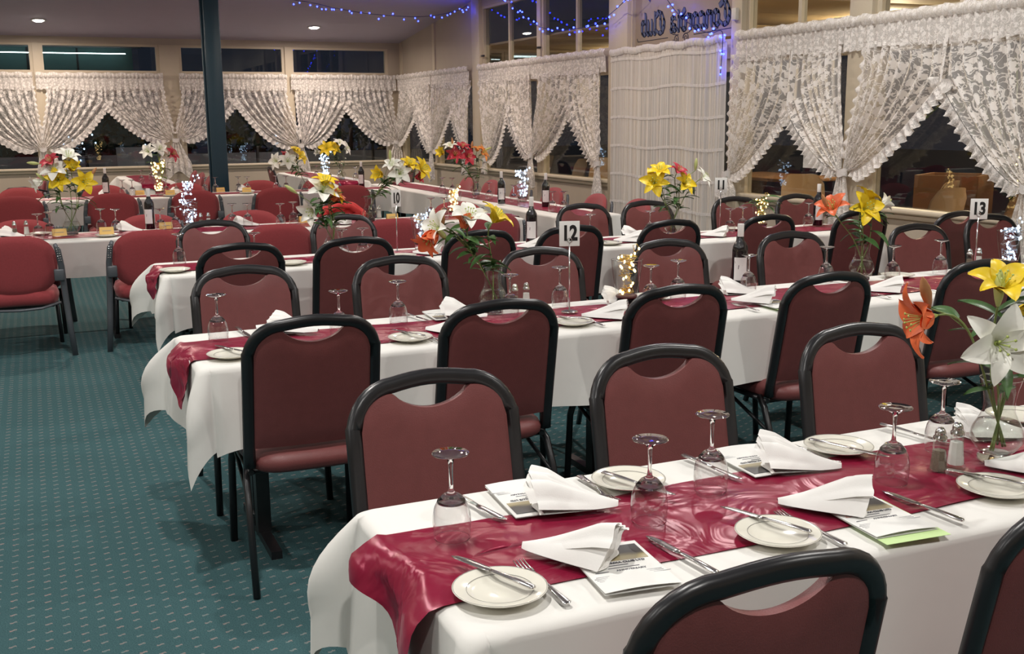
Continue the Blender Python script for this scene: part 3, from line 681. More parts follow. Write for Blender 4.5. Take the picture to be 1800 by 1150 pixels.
def make_maroon_chair():
    t = thing('banquet_chair', '', 'chair', group='maroon banquet chairs with black frames')
    HT, HW, RC = 0.945, 0.215, 0.115
    lean = lambda z: -0.205-0.19*max(0, z-0.44)
    # black outer frame of the back, an inverted U
    path = []
    for z in np.linspace(0.42, HT-RC, 8): path.append((-HW-0.004*(1-z), z))
    for k in range(1, 9):
        a = PI-PI/2*k/8; path.append((-HW+RC+RC*math.cos(a), HT-0.022-RC+RC*math.sin(a)))
    for x in np.linspace(-HW+RC, HW-RC, 9)[1:-1]: path.append((x, HT-0.022+0.010*math.cos(x/(HW-RC)*PI/2)))
    path += [(-x, z) for x, z in path[:16][::-1]]
    MB().sweep([(x, lean(z)+0.02*(x/HW)**2-0.02, z) for x, z in path], 0.021, 0.015, 10, nrm=(0, 1, 0.19), sup=0.8).build('back_frame', 'black_metal', t)
    # vinyl back pad with the scooped hand-hold at the top
    def ztop(a):
        x = a*0.197; c = 0.197-0.085
        z = HT-0.040
        if abs(x) > c: z -= 0.085-math.sqrt(max(0, 0.085**2-(abs(x)-c)**2))
        if abs(x) < 0.102: z -= 0.046*(1-(x/0.102)**2)**0.75
        return z
    mb = MB(); rounded_slab(mb, lambda v: 0.197+0.003*(1-v), 0.488, ztop, 0.034, lambda z: lean(z)-0.02+0.004, 40, 14, 0.6, 0.016); mb.build('back_pad', 'maroon_vinyl', t)
    # seat
    mb = MB()
    def seat(u, v):
        a = 2*PI*u; sx = math.copysign(abs(math.cos(a))**0.45, math.cos(a)); sy = math.copysign(abs(math.sin(a))**0.45, math.sin(a))
        prof = [(0.0, 0.478), (0.55, 0.482), (0.85, 0.474), (0.97, 0.458), (1.0, 0.44), (0.985, 0.418), (0.93, 0.405), (0.0, 0.402)]
        r, z = prof[int(round(v*7))]; wx = 0.225-0.012*(sy < 0)
        return (sx*r*wx, -0.022+sy*r*0.245, z-0.006*(sy < -0.3)*r)
    mb.grid(seat, 36, 7, closed_u=True); mb.build('seat', 'maroon_vinyl', t)
    mb = MB()
    for y in (-0.17, 0.16): mb.sweep([(-0.205, y, 0.392), (0.205, y, 0.392)], 0.011, 0.011, 8)
    for sx in (-1, 1): mb.sweep([(sx*0.212, -0.19, 0.395), (sx*0.212, 0.19, 0.395)], 0.011, 0.011, 8)
    mb.build('seat_frame', 'black_metal', t)
    for sx in (-1, 1):
        MB().sweep([(sx*0.218, -0.14, 0.405), (sx*0.228, -0.19, 0.37), (sx*0.232, -0.235, 0.28), (sx*0.238, -0.335, 0.0)], 0.0125, 0.016, 8, sup=0.8).build('leg', 'black_metal', t)
        MB().sweep([(sx*0.218, 0.16, 0.405), (sx*0.222, 0.195, 0.33), (sx*0.228, 0.215, 0.0)], 0.0125, 0.014, 8, sup=0.8).build('leg', 'black_metal', t)
        MB().sweep([(sx*0.222, -0.245, 0.26), (sx*0.216, 0.12, 0.385)], 0.008, 0.008, 8).build('side_brace', 'black_metal', t)
    return t
MAROON = Proto(make_maroon_chair)
def make_red_chair(arms=False):
    t = thing('conference_chair', '', 'chair', group='red upholstered chairs with grey frames')
    lean = lambda z: -0.23-0.16*max(0, z-0.44)
    def zt(a): return 0.645+0.195*(1-abs(a)**3.2)**0.5 if abs(a) < 1 else 0.645
    # oval back cushion: two half heights from the waist line
    mb = MB()
    for side in (1, -1):
        def f(u, v, side=side):
            a = 2*PI*u; ex = 0.74
            cx = math.copysign(abs(math.cos(a))**ex, math.cos(a)); sz = math.copysign(abs(math.sin(a))**ex, math.sin(a))
            x = 0.262*cx*v; z = 0.632+0.208*sz*v; th = 0.034*(max(0, 1-v**5))**0.5
            return (x, lean(z)+0.05*(x/0.26)**2+side*th, z)
        mb.grid(f, 36, 9, closed_u=True, flip=(side < 0))
    mb.build('backrest', 'red_fabric', t)
    mb = MB()
    def seat(u, v):
        a = 2*PI*u; sx = math.copysign(abs(math.cos(a))**0.5, math.cos(a)); sy = math.copysign(abs(math.sin(a))**0.5, math.sin(a))
        prof = [(0.0, 0.468), (0.5, 0.472), (0.8, 0.468), (0.95, 0.45), (1.0, 0.415), (0.97, 0.375), (0.88, 0.355), (0.0, 0.352)]
        r, z = prof[int(round(v*7))]
        return (sx*r*0.258, -0.01+sy*r*0.245, z-0.012*(sx*r)**2)
    mb.grid(seat, 36, 7, closed_u=True); mb.build('seat', 'red_fabric', t)
    MB().sweep([(-0.26, -0.20, 0.36), (-0.14, -0.245, 0.335), (0, -0.255, 0.33), (0.14, -0.245, 0.335), (0.26, -0.20, 0.36)], 0.016, 0.010, 8).build('rear_rail', 'grey_metal', t)
    MB().box(-0.22, 0.22, -0.18, 0.18, 0.33, 0.352).build('seat_pan', 'dark_metal', t)
    for sx in (-1, 1):
        MB().sweep([(sx*0.325, -0.30, 0.0), (sx*0.305, -0.262, 0.25), (sx*0.292, -0.245, 0.45), (sx*0.285, -0.262, 0.62), (sx*0.272, -0.285, 0.73), (sx*0.255, -0.292, 0.775)], [0.019, 0.020, 0.021, 0.021, 0.020, 0.012], 0.014, 8, nrm=(0, 1, 0), sup=0.8).build('leg', 'grey_metal', t)
        MB().sweep([(sx*0.235, 0.17, 0.345), (sx*0.25, 0.22, 0.0)], 0.016, 0.014, 8, sup=0.8).build('leg', 'dark_metal', t)
        mb = MB(); mb.bbox(min(sx*0.235, sx*0.30), max(sx*0.235, sx*0.30), -0.285, -0.235, 0.52, 0.60, 0.008); mb.build('bracket', 'grey_metal', t)
        mb = MB()
        for k in range(7):
            for q in (-1, 1): mb.ball((sx*(0.281-0.002*k)+q*0.007, -0.283-0.003*k, 0.66+0.016*k), 0.005, 6, 3)
        st = mb.build('stud_trim', 'chrome', t)
        if arms:
            MB().sweep([(sx*0.285, -0.25, 0.62), (sx*0.30, -0.1, 0.66), (sx*0.30, 0.12, 0.65), (sx*0.295, 0.2, 0.60), (sx*0.28, 0.2, 0.36)], 0.022, 0.012, 8, nrm=(0, 0, 1)).build('armrest', 'dark_metal', t)
    return t
RED = Proto(make_red_chair); REDARM = Proto(lambda: make_red_chair(True))

T1N, T2N, T3N, T4N, T5N, T6N, T7N, T8N = 'nearest table', 'second table', 'third table', 'front red-chair table', 'rear red-chair table', 'long table by right wall', 'far table by green post', 'far corner table'
def row(proto, xs, y, rz, lab, jit=0.05, seed=0, dy=None):
    rnd = random.Random(seed)
    for i, x in enumerate(xs):
        proto.place(lab % ORD[i], (x, y+(dy[i] if dy else 0), 0), rz+rnd.uniform(-jit, jit))
A = 'maroon vinyl chair, black frame, %s from left along '
row(MAROON, [0.95, 1.63], 1.49, 0, A+'near side of '+T1N, 0.02, 1)
row(MAROON, [0.89, 1.57, 2.27, 3.0], 2.20, PI, A+'far side of '+T1N, 0.03, 2)
row(MAROON, [0.81, 1.49, 2.24, 2.97, 3.82, 4.75], 3.745, 0, A+'near side of '+T2N, 0.03, 3)
row(MAROON, [0.81, 1.53, 2.27, 3.01, 3.81, 4.74], 4.47, PI, A+'far side of '+T2N, 0.03, 4)
row(MAROON, [0.97, 1.59, 2.34, 2.93, 3.64, 4.39, 5.19], 6.02, 0, A+'near side of '+T3N, 0.03, 5)
row(MAROON, [1.04, 1.91, 3.75, 4.30, 5.12, 5.75], 6.82, PI, A+'far side of '+T3N, 0.04, 6)
MAROON.place('maroon vinyl chair, black frame, standing alone against the right wall beneath window', (5.62, 5.62, 0), 0.10)
MAROON.place('maroon vinyl chair, black frame, behind the number 13 sign by the wall', (5.60, 4.72, 0), PI)
B = 'red upholstered chair, grey frame, %s from left along '
row(RED, [-0.16, 0.72, 1.62, 2.50, 3.33], 8.12, 0, B+'near side of '+T4N, 0.03, 7)
row(RED, [-0.12, 0.84, 1.64, 2.45, 3.52], 8.90, PI, B+'far side of '+T4N, 0.03, 8)
row(RED, [-0.18, 0.76, 1.62, 2.52, 3.38], 12.50, 0, B+'near side of '+T5N, 0.03, 9)
row(RED, [-0.15, 0.76, 1.70, 2.62, 3.42], 13.55, PI, B+'far side of '+T5N, 0.03, 10)
for i, y in enumerate((8.60, 9.42, 10.5, 11.4, 12.25, 13.05)):
    (REDARM if i == 0 else RED).place('red upholstered chair with back to the right wall, %s from the camera' % ORD[i], (4.92 if i > 1 else 4.86, y, 0), PI/2+random.uniform(-.06, .06))
for i, y in enumerate((15.7, 16.5, 17.3)):
    RED.place('red upholstered chair at far table left of green post, right side, %s from camera' % ORD[i], (2.02, y, 0), PI/2+random.uniform(-.08, .08))
for i, y in enumerate((16.1, 17.0)):
    RED.place('red upholstered chair at far table left of green post, left side, %s from camera' % ORD[i], (0.92, y, 0), -PI/2+random.uniform(-.08, .08))
REDARM.place('red armchair by the back window at the left edge of the picture', (-0.15, 16.9, 0), PI/2+0.25)
MAROON.place('dark maroon chair seen edge-on left of the far corner table', (3.36, 15.2, 0), -PI/2)
MAROON.place('dark maroon chair seen edge-on right of the far corner table', (4.62, 14.6, 0), PI/2)

# ================================================================== TABLES AND LINEN
ZT = 0.75
def make_table(name_lab, x0, x1, y0, y1):
    t = thing('trestle_table', 'trestle table under a white cloth, the '+name_lab, 'table', ((x0+x1)/2, (y0+y1)/2, 0), 0, 'cloth-covered trestle tables')
    hx, hy = (x1-x0)/2-0.012, (y1-y0)/2-0.012
    MB().bbox(-hx, hx, -hy, hy, 0.718, 0.742, 0.006).build('tabletop', 'table_wood', t)
    along_x = hx > hy; L_ = max(hx, hy); n = max(2, int(round(2*L_/1.5))+1)
    for k in range(n):
        s = -L_+0.22+(2*L_-0.44)*k/(n-1)
        mb = MB()
        if along_x:
            mb.box(s-0.025, s+0.025, -0.07, -0.01, 0.03, 0.718); mb.box(s-0.025, s+0.025, 0.01, 0.07, 0.03, 0.718)
            mb.box(s-0.02, s+0.02, -hy+0.03, hy-0.03, 0, 0.03); mb.box(s-0.02, s+0.02, -hy+0.05, hy-0.05, 0.69, 0.718)
        else:
            mb.box(-0.07, -0.01, s-0.025, s+0.025, 0.03, 0.718); mb.box(0.01, 0.07, s-0.025, s+0.025, 0.03, 0.718)
            mb.box(-hx+0.03, hx-0.03, s-0.02, s+0.02, 0, 0.03); mb.box(-hx+0.05, hx-0.05, s-0.02, s+0.02, 0.69, 0.718)
        mb.build('leg', 'black_metal', t)
    return t
def make_cloth(label, x0, x1, y0, y1, drop=0.29, seed=0, flare=1.0, tuck=0.0):
    rnd = random.Random(seed); ph = [rnd.random()*6.28 for _ in range(8)]
    cx, cy = (x0+x1)/2, (y0+y1)/2; hx, hy = (x1-x0)/2, (y1-y0)/2; r = 0.03
    ring = []            # (px, py, nx, ny, drop, corner weight, arc length)
    s = 0.0
    def side(ax, ay, bx_, by, nx, ny):
        nonlocal s
        L_ = math.hypot(bx_-ax, by-ay); n = max(4, int(L_/0.035))
        for i in range(n):
            t = i/n; e = min(t, 1-t)*L_; k = max(0, 1-e/0.12)**2
            ring.append((ax+(bx_-ax)*t, ay+(by-ay)*t, nx, ny, drop*(1+0.06*k), 0.10*k, s+L_*t))
        s += L_
    def corner(px, py, a0):
        nonlocal s
        for i in range(13):
            a = a0+PI/2*i/12; th = PI/2*i/12; k = 1-abs(th-PI/4)/(PI/4); cf = {0: 0.5, 1: 1.15, 2: 0.5, 3: 0.5}[int(round(a0/(PI/2)))]
            ring.append((px+r*math.cos(a), py+r*math.sin(a), math.cos(a), math.sin(a), drop/max(math.cos(th), math.sin(th)), (0.12+0.88*k)*cf, s+0.004*i))
        s += 0.05
    ax, ay = hx-r, hy-r
    side(hx, -ay, hx, ay, 1, 0); corner(ax, ay, 0); side(ax, hy, -ax, hy, 0, 1); corner(-ax, ay, PI/2)
    side(-hx, ay, -hx, -ay, -1, 0); corner(-ax, -ay, PI); side(-ax, -hy, ax, -hy, 0, -1); corner(ax, -ay, 1.5*PI)
    n = len(ring); mb = MB(); NT = 12
    def pt(i, t):
        px, py, nx, ny, d, k, s_ = ring[i]
        if t <= 0:
            q = 0.02; return (px-nx*q, py-ny*q, ZT)
        w_ = (math.sin(s_*9+ph[0])+0.6*math.sin(s_*19+ph[1])+0.4*math.sin(s_*4.3+ph[2]))*0.012*t
        fl = (0.012+(0.022-tuck)*t+w_*max(0, 1-k)+k*0.16*math.sin(min(1, t*1.5)*PI*0.62)*flare)
        zz = ZT-0.004-d*t*(1-0.03*k)+0.010*math.sin(s_*6+ph[3])*t*max(0, 1-k)
        return (px+nx*fl, py+ny*fl, zz)
    ts = [0, 0.0001, 0.02, 0.06]+[0.06+0.94*(j+1)/NT for j in range(NT)]
    for t in ts:
        for i in range(n): mb.v.append(pt(i, t) if t != 0.0001 else (ring[i][0]-ring[i][2]*0.004, ring[i][1]-ring[i][3]*0.004, ZT-0.0015))
    for j in range(len(ts)-1):
        for i in range(n):
            i2 = (i+1) % n; mb.f.append([j*n+i, (j+1)*n+i, (j+1)*n+i2, j*n+i2]); mb.smooth.append(True)
    mb.f.append(list(range(n))); mb.smooth.append(False)
    o = mb.build('tablecloth', 'table_linen', None, (cx, cy, 0)); tag(o, label, 'tablecloth', 'white tablecloths'); return o
def make_runner(label, x0, x1, y0, y1, hang=0.20, seed=0, wrinkle=1.0, ends=(True, False)):
    """satin strip along X lying on the cloth, hanging over one or both table ends"""
    rnd = random.Random(seed); ph = [rnd.random()*6.28 for _ in range(12)]
    L_ = x1-x0; ha = hang if ends[0] else -0.02; hb = hang if ends[1] else -0.02
    n = int((L_+ha+hb)/0.016); mb = MB()
    def wr(x, y):
        d = math.sin(7*x+11*y+ph[0]+2*math.sin(5*y+3*x+ph[1]))+0.7*math.sin(15*x-13*y+ph[2]+1.6*math.sin(9*x+ph[3]))+0.45*math.sin(31*x+24*y+ph[4]+2*math.sin(12*y+8*x))
        return (0.5+0.5*math.tanh(d*0.8))
    def f(u, v):
        yv = y0+(y1-y0)*v; yv += 0.010*math.sin(u*L_*5+ph[5])*(1 if v > 0.5 else -0.6)
        sl = -ha*(0.35+0.65*math.exp(-((v-0.22)/0.30)**2)) if ends[0] else -ha
        sr = L_+hb*(0.5+0.5*math.sin(PI*v)) if ends[1] else L_+hb
        s_ = sl+(sr-sl)*u
        ed = min(v, 1-v)*(y1-y0); h = 0.002+(0.004+0.012*min(1, max(0, ed-0.07)/0.06))*wrinkle*wr(s_, yv)
        if s_ < -0.005:
            e = -s_; out = 0.030+0.10*e+0.022*wr(e*3, yv*2)+0.02*math.sin(18*yv+ph[6]); k = min(1, e/0.04)
            return (x0-out*k, yv+0.05*e*(0.5-v)*-1, ZT+0.008*(1-k)-max(0, e-0.012))
        if s_ > L_+0.005:
            e = s_-L_; out = 0.030+0.10*e+0.022*wr(e*3, yv*2); k = min(1, e/0.04)
            return (x1+out*k, yv, ZT+0.008*(1-k)-max(0, e-0.012))
        return (x0+s_, yv, ZT+h)
    mb.grid(f, n, 26)
    o = mb.build('table_runner', 'satin'); o.location = (0, 0, 0)
    tag(o, label, 'table runner', 'burgundy satin runners'); return o
LAY = [(T1N, 0.585, 3.40, 1.50, 2.14), (T2N, 0.465, 5.40, 3.67, 4.32), (T3N, 0.61, 5.65, 6.06, 6.67), (T4N, -1.3, 3.78, 8.25, 8.87), (T5N, -1.3, 4.02, 12.52, 13.14), (T6N, 4.09, 4.70, 8.20, 13.75), (T7N, 1.20, 1.82, 15.25, 17.9), (T8N, 3.66, 4.28, 14.5, 17.6)]
for i, (nm, a, b_, c, d) in enumerate(LAY):
    make_table(nm, a, b_, c, d)
    make_cloth('white tablecloth draped over the '+nm, a, b_, c, d, drop=0.29 if i < 3 else 0.27, seed=i+3, flare=0.72 if i == 0 else 1.0, tuck=0.12 if i in (3, 4) else 0.0)
make_runner('burgundy satin runner hanging over the left end of the '+T1N, 0.585, 3.42, 1.615, 1.975, 0.24, 1)
make_runner('burgundy satin runner hanging over the left end of the '+T2N, 0.465, 5.42, 3.80, 4.16, 0.20, 2, 1.1)
make_runner('burgundy satin runner hanging over the left end of the '+T3N, 0.61, 5.67, 6.20, 6.53, 0.17, 3, 1.1)
make_runner('burgundy satin runner along the '+T4N, -1.29, 3.79, 8.40, 8.74, 0.15, 4, 1.0, (False, True))
make_runner('burgundy satin runner along the '+T5N, -1.29, 4.03, 12.68, 13.0, 0.1, 5, 0.8, (False, False))
r6 = make_runner('dark burgundy runner along the '+T6N, 8.22, 13.75, 0, 0.33, 0.12, 6, 0.6, (True, False))
for v in r6.data.vertices: x, y, z = v.co; v.co = (4.57-y, x, z)
r7 = make_runner('burgundy runner hanging over the end of the '+T7N, 15.25, 17.9, 0, 0.36, 0.16, 7, 0.6)
for v in r7.data.vertices: x, y, z = v.co; v.co = (1.69-y, x, z)
r8 = make_runner('burgundy runner hanging over the end of the '+T8N, 14.5, 17.6, 0, 0.36, 0.16, 8, 0.6)
for v in r8.data.vertices: x, y, z = v.co; v.co = (4.10-y, x, z)

# ================================================================== TABLEWARE
def make_goblet():
    t = thing('wine_glass', '', 'wine glass', group='upturned wine glasses')
    bowl = [(0.0345, 0.0), (0.0358, 0.0008), (0.0372, 0.015), (0.0385, 0.032), (0.0380, 0.048), (0.0345, 0.065), (0.0270, 0.080), (0.0165, 0.090), (0.0065, 0.0955)]
    MB().lathe(bowl, 28).build('bowl', 'goblet_glass', t)
    MB().lathe([(0.0, 0.0860), (0.012, 0.0850), (0.0250, 0.0785), (0.0290, 0.0745), (0.0285, 0.0790), (0.0175, 0.0912), (0.0072, 0.0965), (0.0052, 0.101), (0.0042, 0.112), (0.0040, 0.135), (0.0046, 0.152), (0.0068, 0.162), (0.0, 0.163)], 20).build('stem', 'solid_glass', t)
    MB().lathe([(0.0, 0.1635), (0.009, 0.1635), (0.022, 0.1700), (0.0365, 0.1745), (0.0375, 0.1758), (0.0362, 0.1772), (0.015, 0.1760), (0.0, 0.1755)], 28).build('foot', 'foot_glass', t)
    mb = MB(); mb.grid(lambda u, v: ((0.0352+0.0007*math.cos(2*PI*v))*math.cos(2*PI*u), (0.0352+0.0007*math.cos(2*PI*v))*math.sin(2*PI*u), 0.0007+0.0007*math.sin(2*PI*v)), 28, 5, closed_u=True); mb.build('rim', 'solid_glass', t)
    return t
GOBLET = Proto(make_goblet)
def make_plate():
    t = thing('side_plate', '', 'plate', group='cream side plates')
    MB().lathe([(0.0, 0.004), (0.045, 0.004), (0.052, 0.0065), (0.060, 0.010), (0.080, 0.0145), (0.0845, 0.0155), (0.0855, 0.0145), (0.080, 0.011), (0.055, 0.003), (0.05, 0.0), (0.0, 0.0)], 40).build('dish', 'plate_china', t)
    for r, z in ((0.0595, 0.0106), (0.0835, 0.0157)):
        mb = MB(); mb.lathe([(r-0.0006, z-0.0004), (r, z+0.0004), (r+0.0006, z-0.0001)], 40); mb.build('band', 'plate_line', t)
    return t
PLATE = Proto(make_plate)
def make_knife():
    t = thing('dinner_knife', '', 'knife', group='steel knives')
    MB().sweep([(0, -0.105, 0.004), (0, -0.100, 0.005), (0, -0.05, 0.0055), (0, -0.005, 0.0045), (0, 0.005, 0.004)], [0.004, 0.0085, 0.0070, 0.0055, 0.0052], [0.002, 0.0036, 0.0036, 0.003, 0.0028], 10, nrm=(0, 0, 1)).build('handle', 'steel', t)
    MB().sweep([(0, 0.004, 0.004), (0.001, 0.02, 0.004), (0.001, 0.075, 0.0035), (0, 0.095, 0.003), (-0.003, 0.107, 0.003)], [0.0052, 0.009, 0.0095, 0.0075, 0.001], [0.0022, 0.0012, 0.0010, 0.0009, 0.0006], 10, nrm=(0, 0, 1)).build('blade', 'steel', t)
    return t
KNIFE = Proto(make_knife)
def make_fork():
    t = thing('dinner_fork', '', 'fork', group='steel forks')
    MB().sweep([(0, -0.10, 0.004), (0, -0.094, 0.005), (0, -0.05, 0.006), (0, 0.0, 0.009), (0, 0.028, 0.006), (0, 0.045, 0.0035), (0, 0.052, 0.0035)], [0.005, 0.0095, 0.006, 0.003, 0.006, 0.0115, 0.012], [0.001, 0.0018, 0.0022, 0.002, 0.0015, 0.0012, 0.0012], 10, nrm=(0, 0, 1)).build('handle', 'steel', t)
    for k in range(4):
        x = -0.0102+0.0068*k
        MB().sweep([(x, 0.050, 0.0035), (x, 0.075, 0.005), (x, 0.096, 0.009)], [0.0022, 0.0019, 0.0010], 0.0012, 6, nrm=(0, 0, 1)).build('tine', 'steel', t)
    return t
FORK = Proto(make_fork)
def make_napkin():
    t = thing('napkin', '', 'napkin', group='folded white napkins')
    def top(u, v, k=1.0, z0=0.0):
        a = 2*v-1; w_ = 0.010+0.078*u**0.8
        h = (0.010+0.060*u**1.2*(1-0.25*max(0, u-0.8)*5))*(1-abs(a)**1.6)*k
        pleat = 0.016*abs(math.sin(3.5*PI*v))*max(0, u-0.3)
        return (-0.095+0.185*u-0.022*u*a*a+0.010*math.sin(4*PI*v)*max(0, u-0.6), a*w_*(1-0.1*k), z0+h+pleat+0.002)
    mb = MB(); mb.grid(lambda u, v: top(u, v), 20, 28)
    mb.grid(lambda u, v: (lambda p: (p[0]*0.97, p[1]*0.97, 0.0005))(top(u, v)), 20, 28, flip=True)
    mb.grid(lambda u, v: (lambda a, b: tuple(a[i]*(1-u)+b[i]*u for i in range(3)))(top(1, v), (top(1, v)[0]*0.97-0.01, top(1, v)[1]*0.97, 0.0005)), 3, 28)
    mb.build('folded_cloth', 'napkin_linen', t)
    for k in range(3):                                   # pleat layers fanning out at the broad end
        mb = MB(); o1 = 0.018*(k-1)
        mb.grid(lambda u, v: (lambda p: (p[0]+0.006+0.004*k, p[1]*0.82+o1*u, p[2]*(0.95-0.12*k)+0.0045*(3-k)*u))(top(0.25+0.75*u, 0.12+0.76*v)), 12, 16)
        mb.build('pleat', 'napkin_linen', t)
    return t
NAPKIN = Proto(make_napkin)
TXT1 = text_mesh('CONCORDIA CLUB LTD', 0.0098, 'title_line', 'print_ink', 0.0002)
TXT2 = text_mesh('ANNIVERSARY', 0.0092, 'title_line', 'print_ink', 0.0002)
def make_menu(green=False):
    t = thing('menu_card', '', 'menu', group='printed menu cards')
    W_, H_ = 0.148, 0.210
    def leaf(z, lift, cut=0.0):
        mb = MB()
        for s_, fl in ((0.0, True), (0.0006, False)):
            mb.grid(lambda u, v: ((u-0.5)*W_, (v-0.5)*H_+cut, z+s_+lift*(1-v)**2*(0.4+0.6*math.sin(PI*u))), 8, 8, flip=fl)
        return mb
    if green:
        mb = leaf(0.0, 0.0); mb.v = [(x*1.04+0.004, y*1.02-0.028, z) for x, y, z in mb.v]; mb.build('green_insert', 'paper_green', t)
    leaf(0.001, 0.0).build('back_leaf', 'paper_white', t)
    leaf(0.0025, 0.006).build('front_leaf', 'paper_white', t)
    z = 0.0046
    mb = MB(); mb.box(-0.062, 0.066, 0.022, 0.088, z-0.0012, z); mb.build('printed_photo', 'menu_photo', t)
    def ln(me, x, y, nm='title_line'): link(nm, me, t, (x, y, z+0.0006))
    ln(TXT1, 0.0, 0.012); ln(TXT2, 0.012, -0.022)
    def bars(lst, m_, nm):
        mb = MB()
        for x, y, l in lst: mb.box(x-l/2, x+l/2, y-0.0009, y+0.0009, z+0.0002, z+0.0008)
        mb.build(nm, m_, t)
    bars([(-0.004, 0.001, 0.038), (0.002, -0.010, 0.062), (-0.046, -0.022, 0.026)], 'print_ink', 'title_rule')
    bars([(0.052, -0.034, 0.03), (0.05, -0.040, 0.036), (0.055, -0.046, 0.05)]+[(0.0, -0.036-0.006*k, 0.042+0.006*((k*7) % 3)) for k in range(7)]+[(-0.05, -0.040-0.006*k, 0.03+0.005*((k*5) % 3)) for k in range(4)], 'print_grey', 'small_print')
    bars([(-0.055, 0.012, 0.016), (-0.054, 0.005, 0.022)], 'print_red', 'red_print')
    return t
MENU = Proto(make_menu); MENUG = Proto(lambda: make_menu(True))
def make_bottle():
    t = thing('wine_bottle', '', 'bottle', group='red wine bottles')
    pr_ = [(0.0, 0.0), (0.034, 0.0), (0.0375, 0.004), (0.0375, 0.185), (0.0355, 0.205), (0.027, 0.222), (0.0165, 0.238), (0.0145, 0.262), (0.0145, 0.303), (0.0, 0.304)]
    MB().lathe(pr_, 26).build('body', 'bottle_glass', t)
    MB().lathe([(0.0150, 0.252), (0.0153, 0.253), (0.0153, 0.312), (0.0145, 0.314), (0.0, 0.314)], 20).build('capsule', 'capsule', t)
    def band(a0, a1, z0, z1, nm, m_, r=0.0379, n=14, parent=None):
        mb = MB(); mb.grid(lambda u, v: (r*math.sin(a0+(a1-a0)*u), -r*math.cos(a0+(a1-a0)*u), z1+(z0-z1)*v), n, 1); return mb.build(nm, m_, parent or t)
    lb = band(-1.15, 0.62, 0.045, 0.155, 'front_label', 'label_paper')
    band(1.25, 2.4, 0.05, 0.15, 'back_label', 'label_paper')
    # dark wedge of print on the front label
    r = 0.0382; mb = MB()
    for (a0, z0_, a1, z1_, a2, z2_) in ((-1.05, 0.138, 0.35, 0.148, -0.95, 0.126), (-0.95, 0.118, -0.05, 0.118, -0.55, 0.098)):
        b = len(mb.v); mb.v += [(r*math.sin(a), -r*math.cos(a), z) for a, z in ((a0, z0_), ((a0+a1)/2, (z0_+z1_)/2), (a1, z1_), ((a1+a2)/2, (z1_+z2_)/2), (a2, z2_))]
        mb.f.append([b, b+4, b+3, b+2, b+1]); mb.smooth.append(False)
    mb.build('label_print', 'label_print', lb)
    return t
BOTTLE = Proto(make_bottle)
def make_shaker(fill):
    t = thing('salt_shaker' if fill == 'salt' else 'pepper_shaker', '', 'shaker', group='salt and pepper shakers')
    oct_ = lambda pr_, mb, n=8: mb.lathe(pr_, n, smooth=False)
    mb = MB(); oct_([(0.0, 0.0), (0.024, 0.0), (0.0245, 0.006), (0.020, 0.016), (0.0165, 0.05), (0.0145, 0.078), (0.0145, 0.084)], mb); mb.build('glass_body', 'vase_glass', t)
    mb = MB(); oct_([(0.0, 0.008), (0.0185, 0.012), (0.0155, 0.045), (0.0140, 0.066 if fill == 'salt' else 0.058), (0.0, 0.066 if fill == 'salt' else 0.058)], mb); mb.build('contents', fill, t)
    MB().lathe([(0.0155, 0.082), (0.0158, 0.090), (0.012, 0.094), (0.0125, 0.098), (0.0110, 0.106), (0.006, 0.112), (0.0, 0.1135)], 16).build('cap', 'chrome', t)
    return t
SALT = Proto(lambda: make_shaker('salt')); PEPPER = Proto(lambda: make_shaker('pepper'))
def make_card():
    t = thing('place_card', '', 'place card', group='yellow place cards')
    mb = MB(); b = 0
    mb.grid(lambda u, v: ((u-0.5)*0.10, -0.018+0.018*v, 0.052*v), 1, 1, smooth=False); mb.grid(lambda u, v: ((u-0.5)*0.10, 0.018*v, 0.052*(1-v)), 1, 1, smooth=False)
    o = mb.build('folded_card', 'card_yellow', t)
    MB().box(-0.03, 0.03, -0.0125, -0.0105, 0.0245, 0.0275).build('name_line', 'print_grey', t)
    return t
CARD = Proto(make_card)
def make_vase():
    t = thing('flower_vase', '', 'vase', group='clear glass flower vases')
    pr_ = [(0.040, 0.0), (0.043, 0.006), (0.042, 0.016), (0.036, 0.022), (0.048, 0.034), (0.060, 0.052), (0.062, 0.066), (0.056, 0.086), (0.044, 0.108), (0.036, 0.128), (0.035, 0.148), (0.040, 0.178), (0.047, 0.203), (0.0485, 0.2045), (0.047, 0.2055)]
    MB().lathe(pr_, 32).build('glass_body', 'vase_glass', t)
    MB().lathe([(0.0, 0.001), (0.039, 0.001), (0.0415, 0.006), (0.040, 0.015), (0.034, 0.021), (0.0, 0.022)], 28).build('foot', 'solid_glass', t)
    MB().lathe([(0.0, 0.024), (0.034, 0.025), (0.046, 0.035), (0.058, 0.053), (0.060, 0.066), (0.054, 0.085), (0.046, 0.100), (0.0, 0.100)], 28).build('water', 'vase_glass', t)
    mb = MB(); mb.grid(lambda u, v: ((0.0478+0.0012*math.cos(2*PI*v))*math.cos(2*PI*u), (0.0478+0.0012*math.cos(2*PI*v))*math.sin(2*PI*u), 0.2045+0.0012*math.sin(2*PI*v)), 32, 6, closed_u=True); mb.build('rim', 'solid_glass', t)
    return t
VASE = Proto(make_vase)
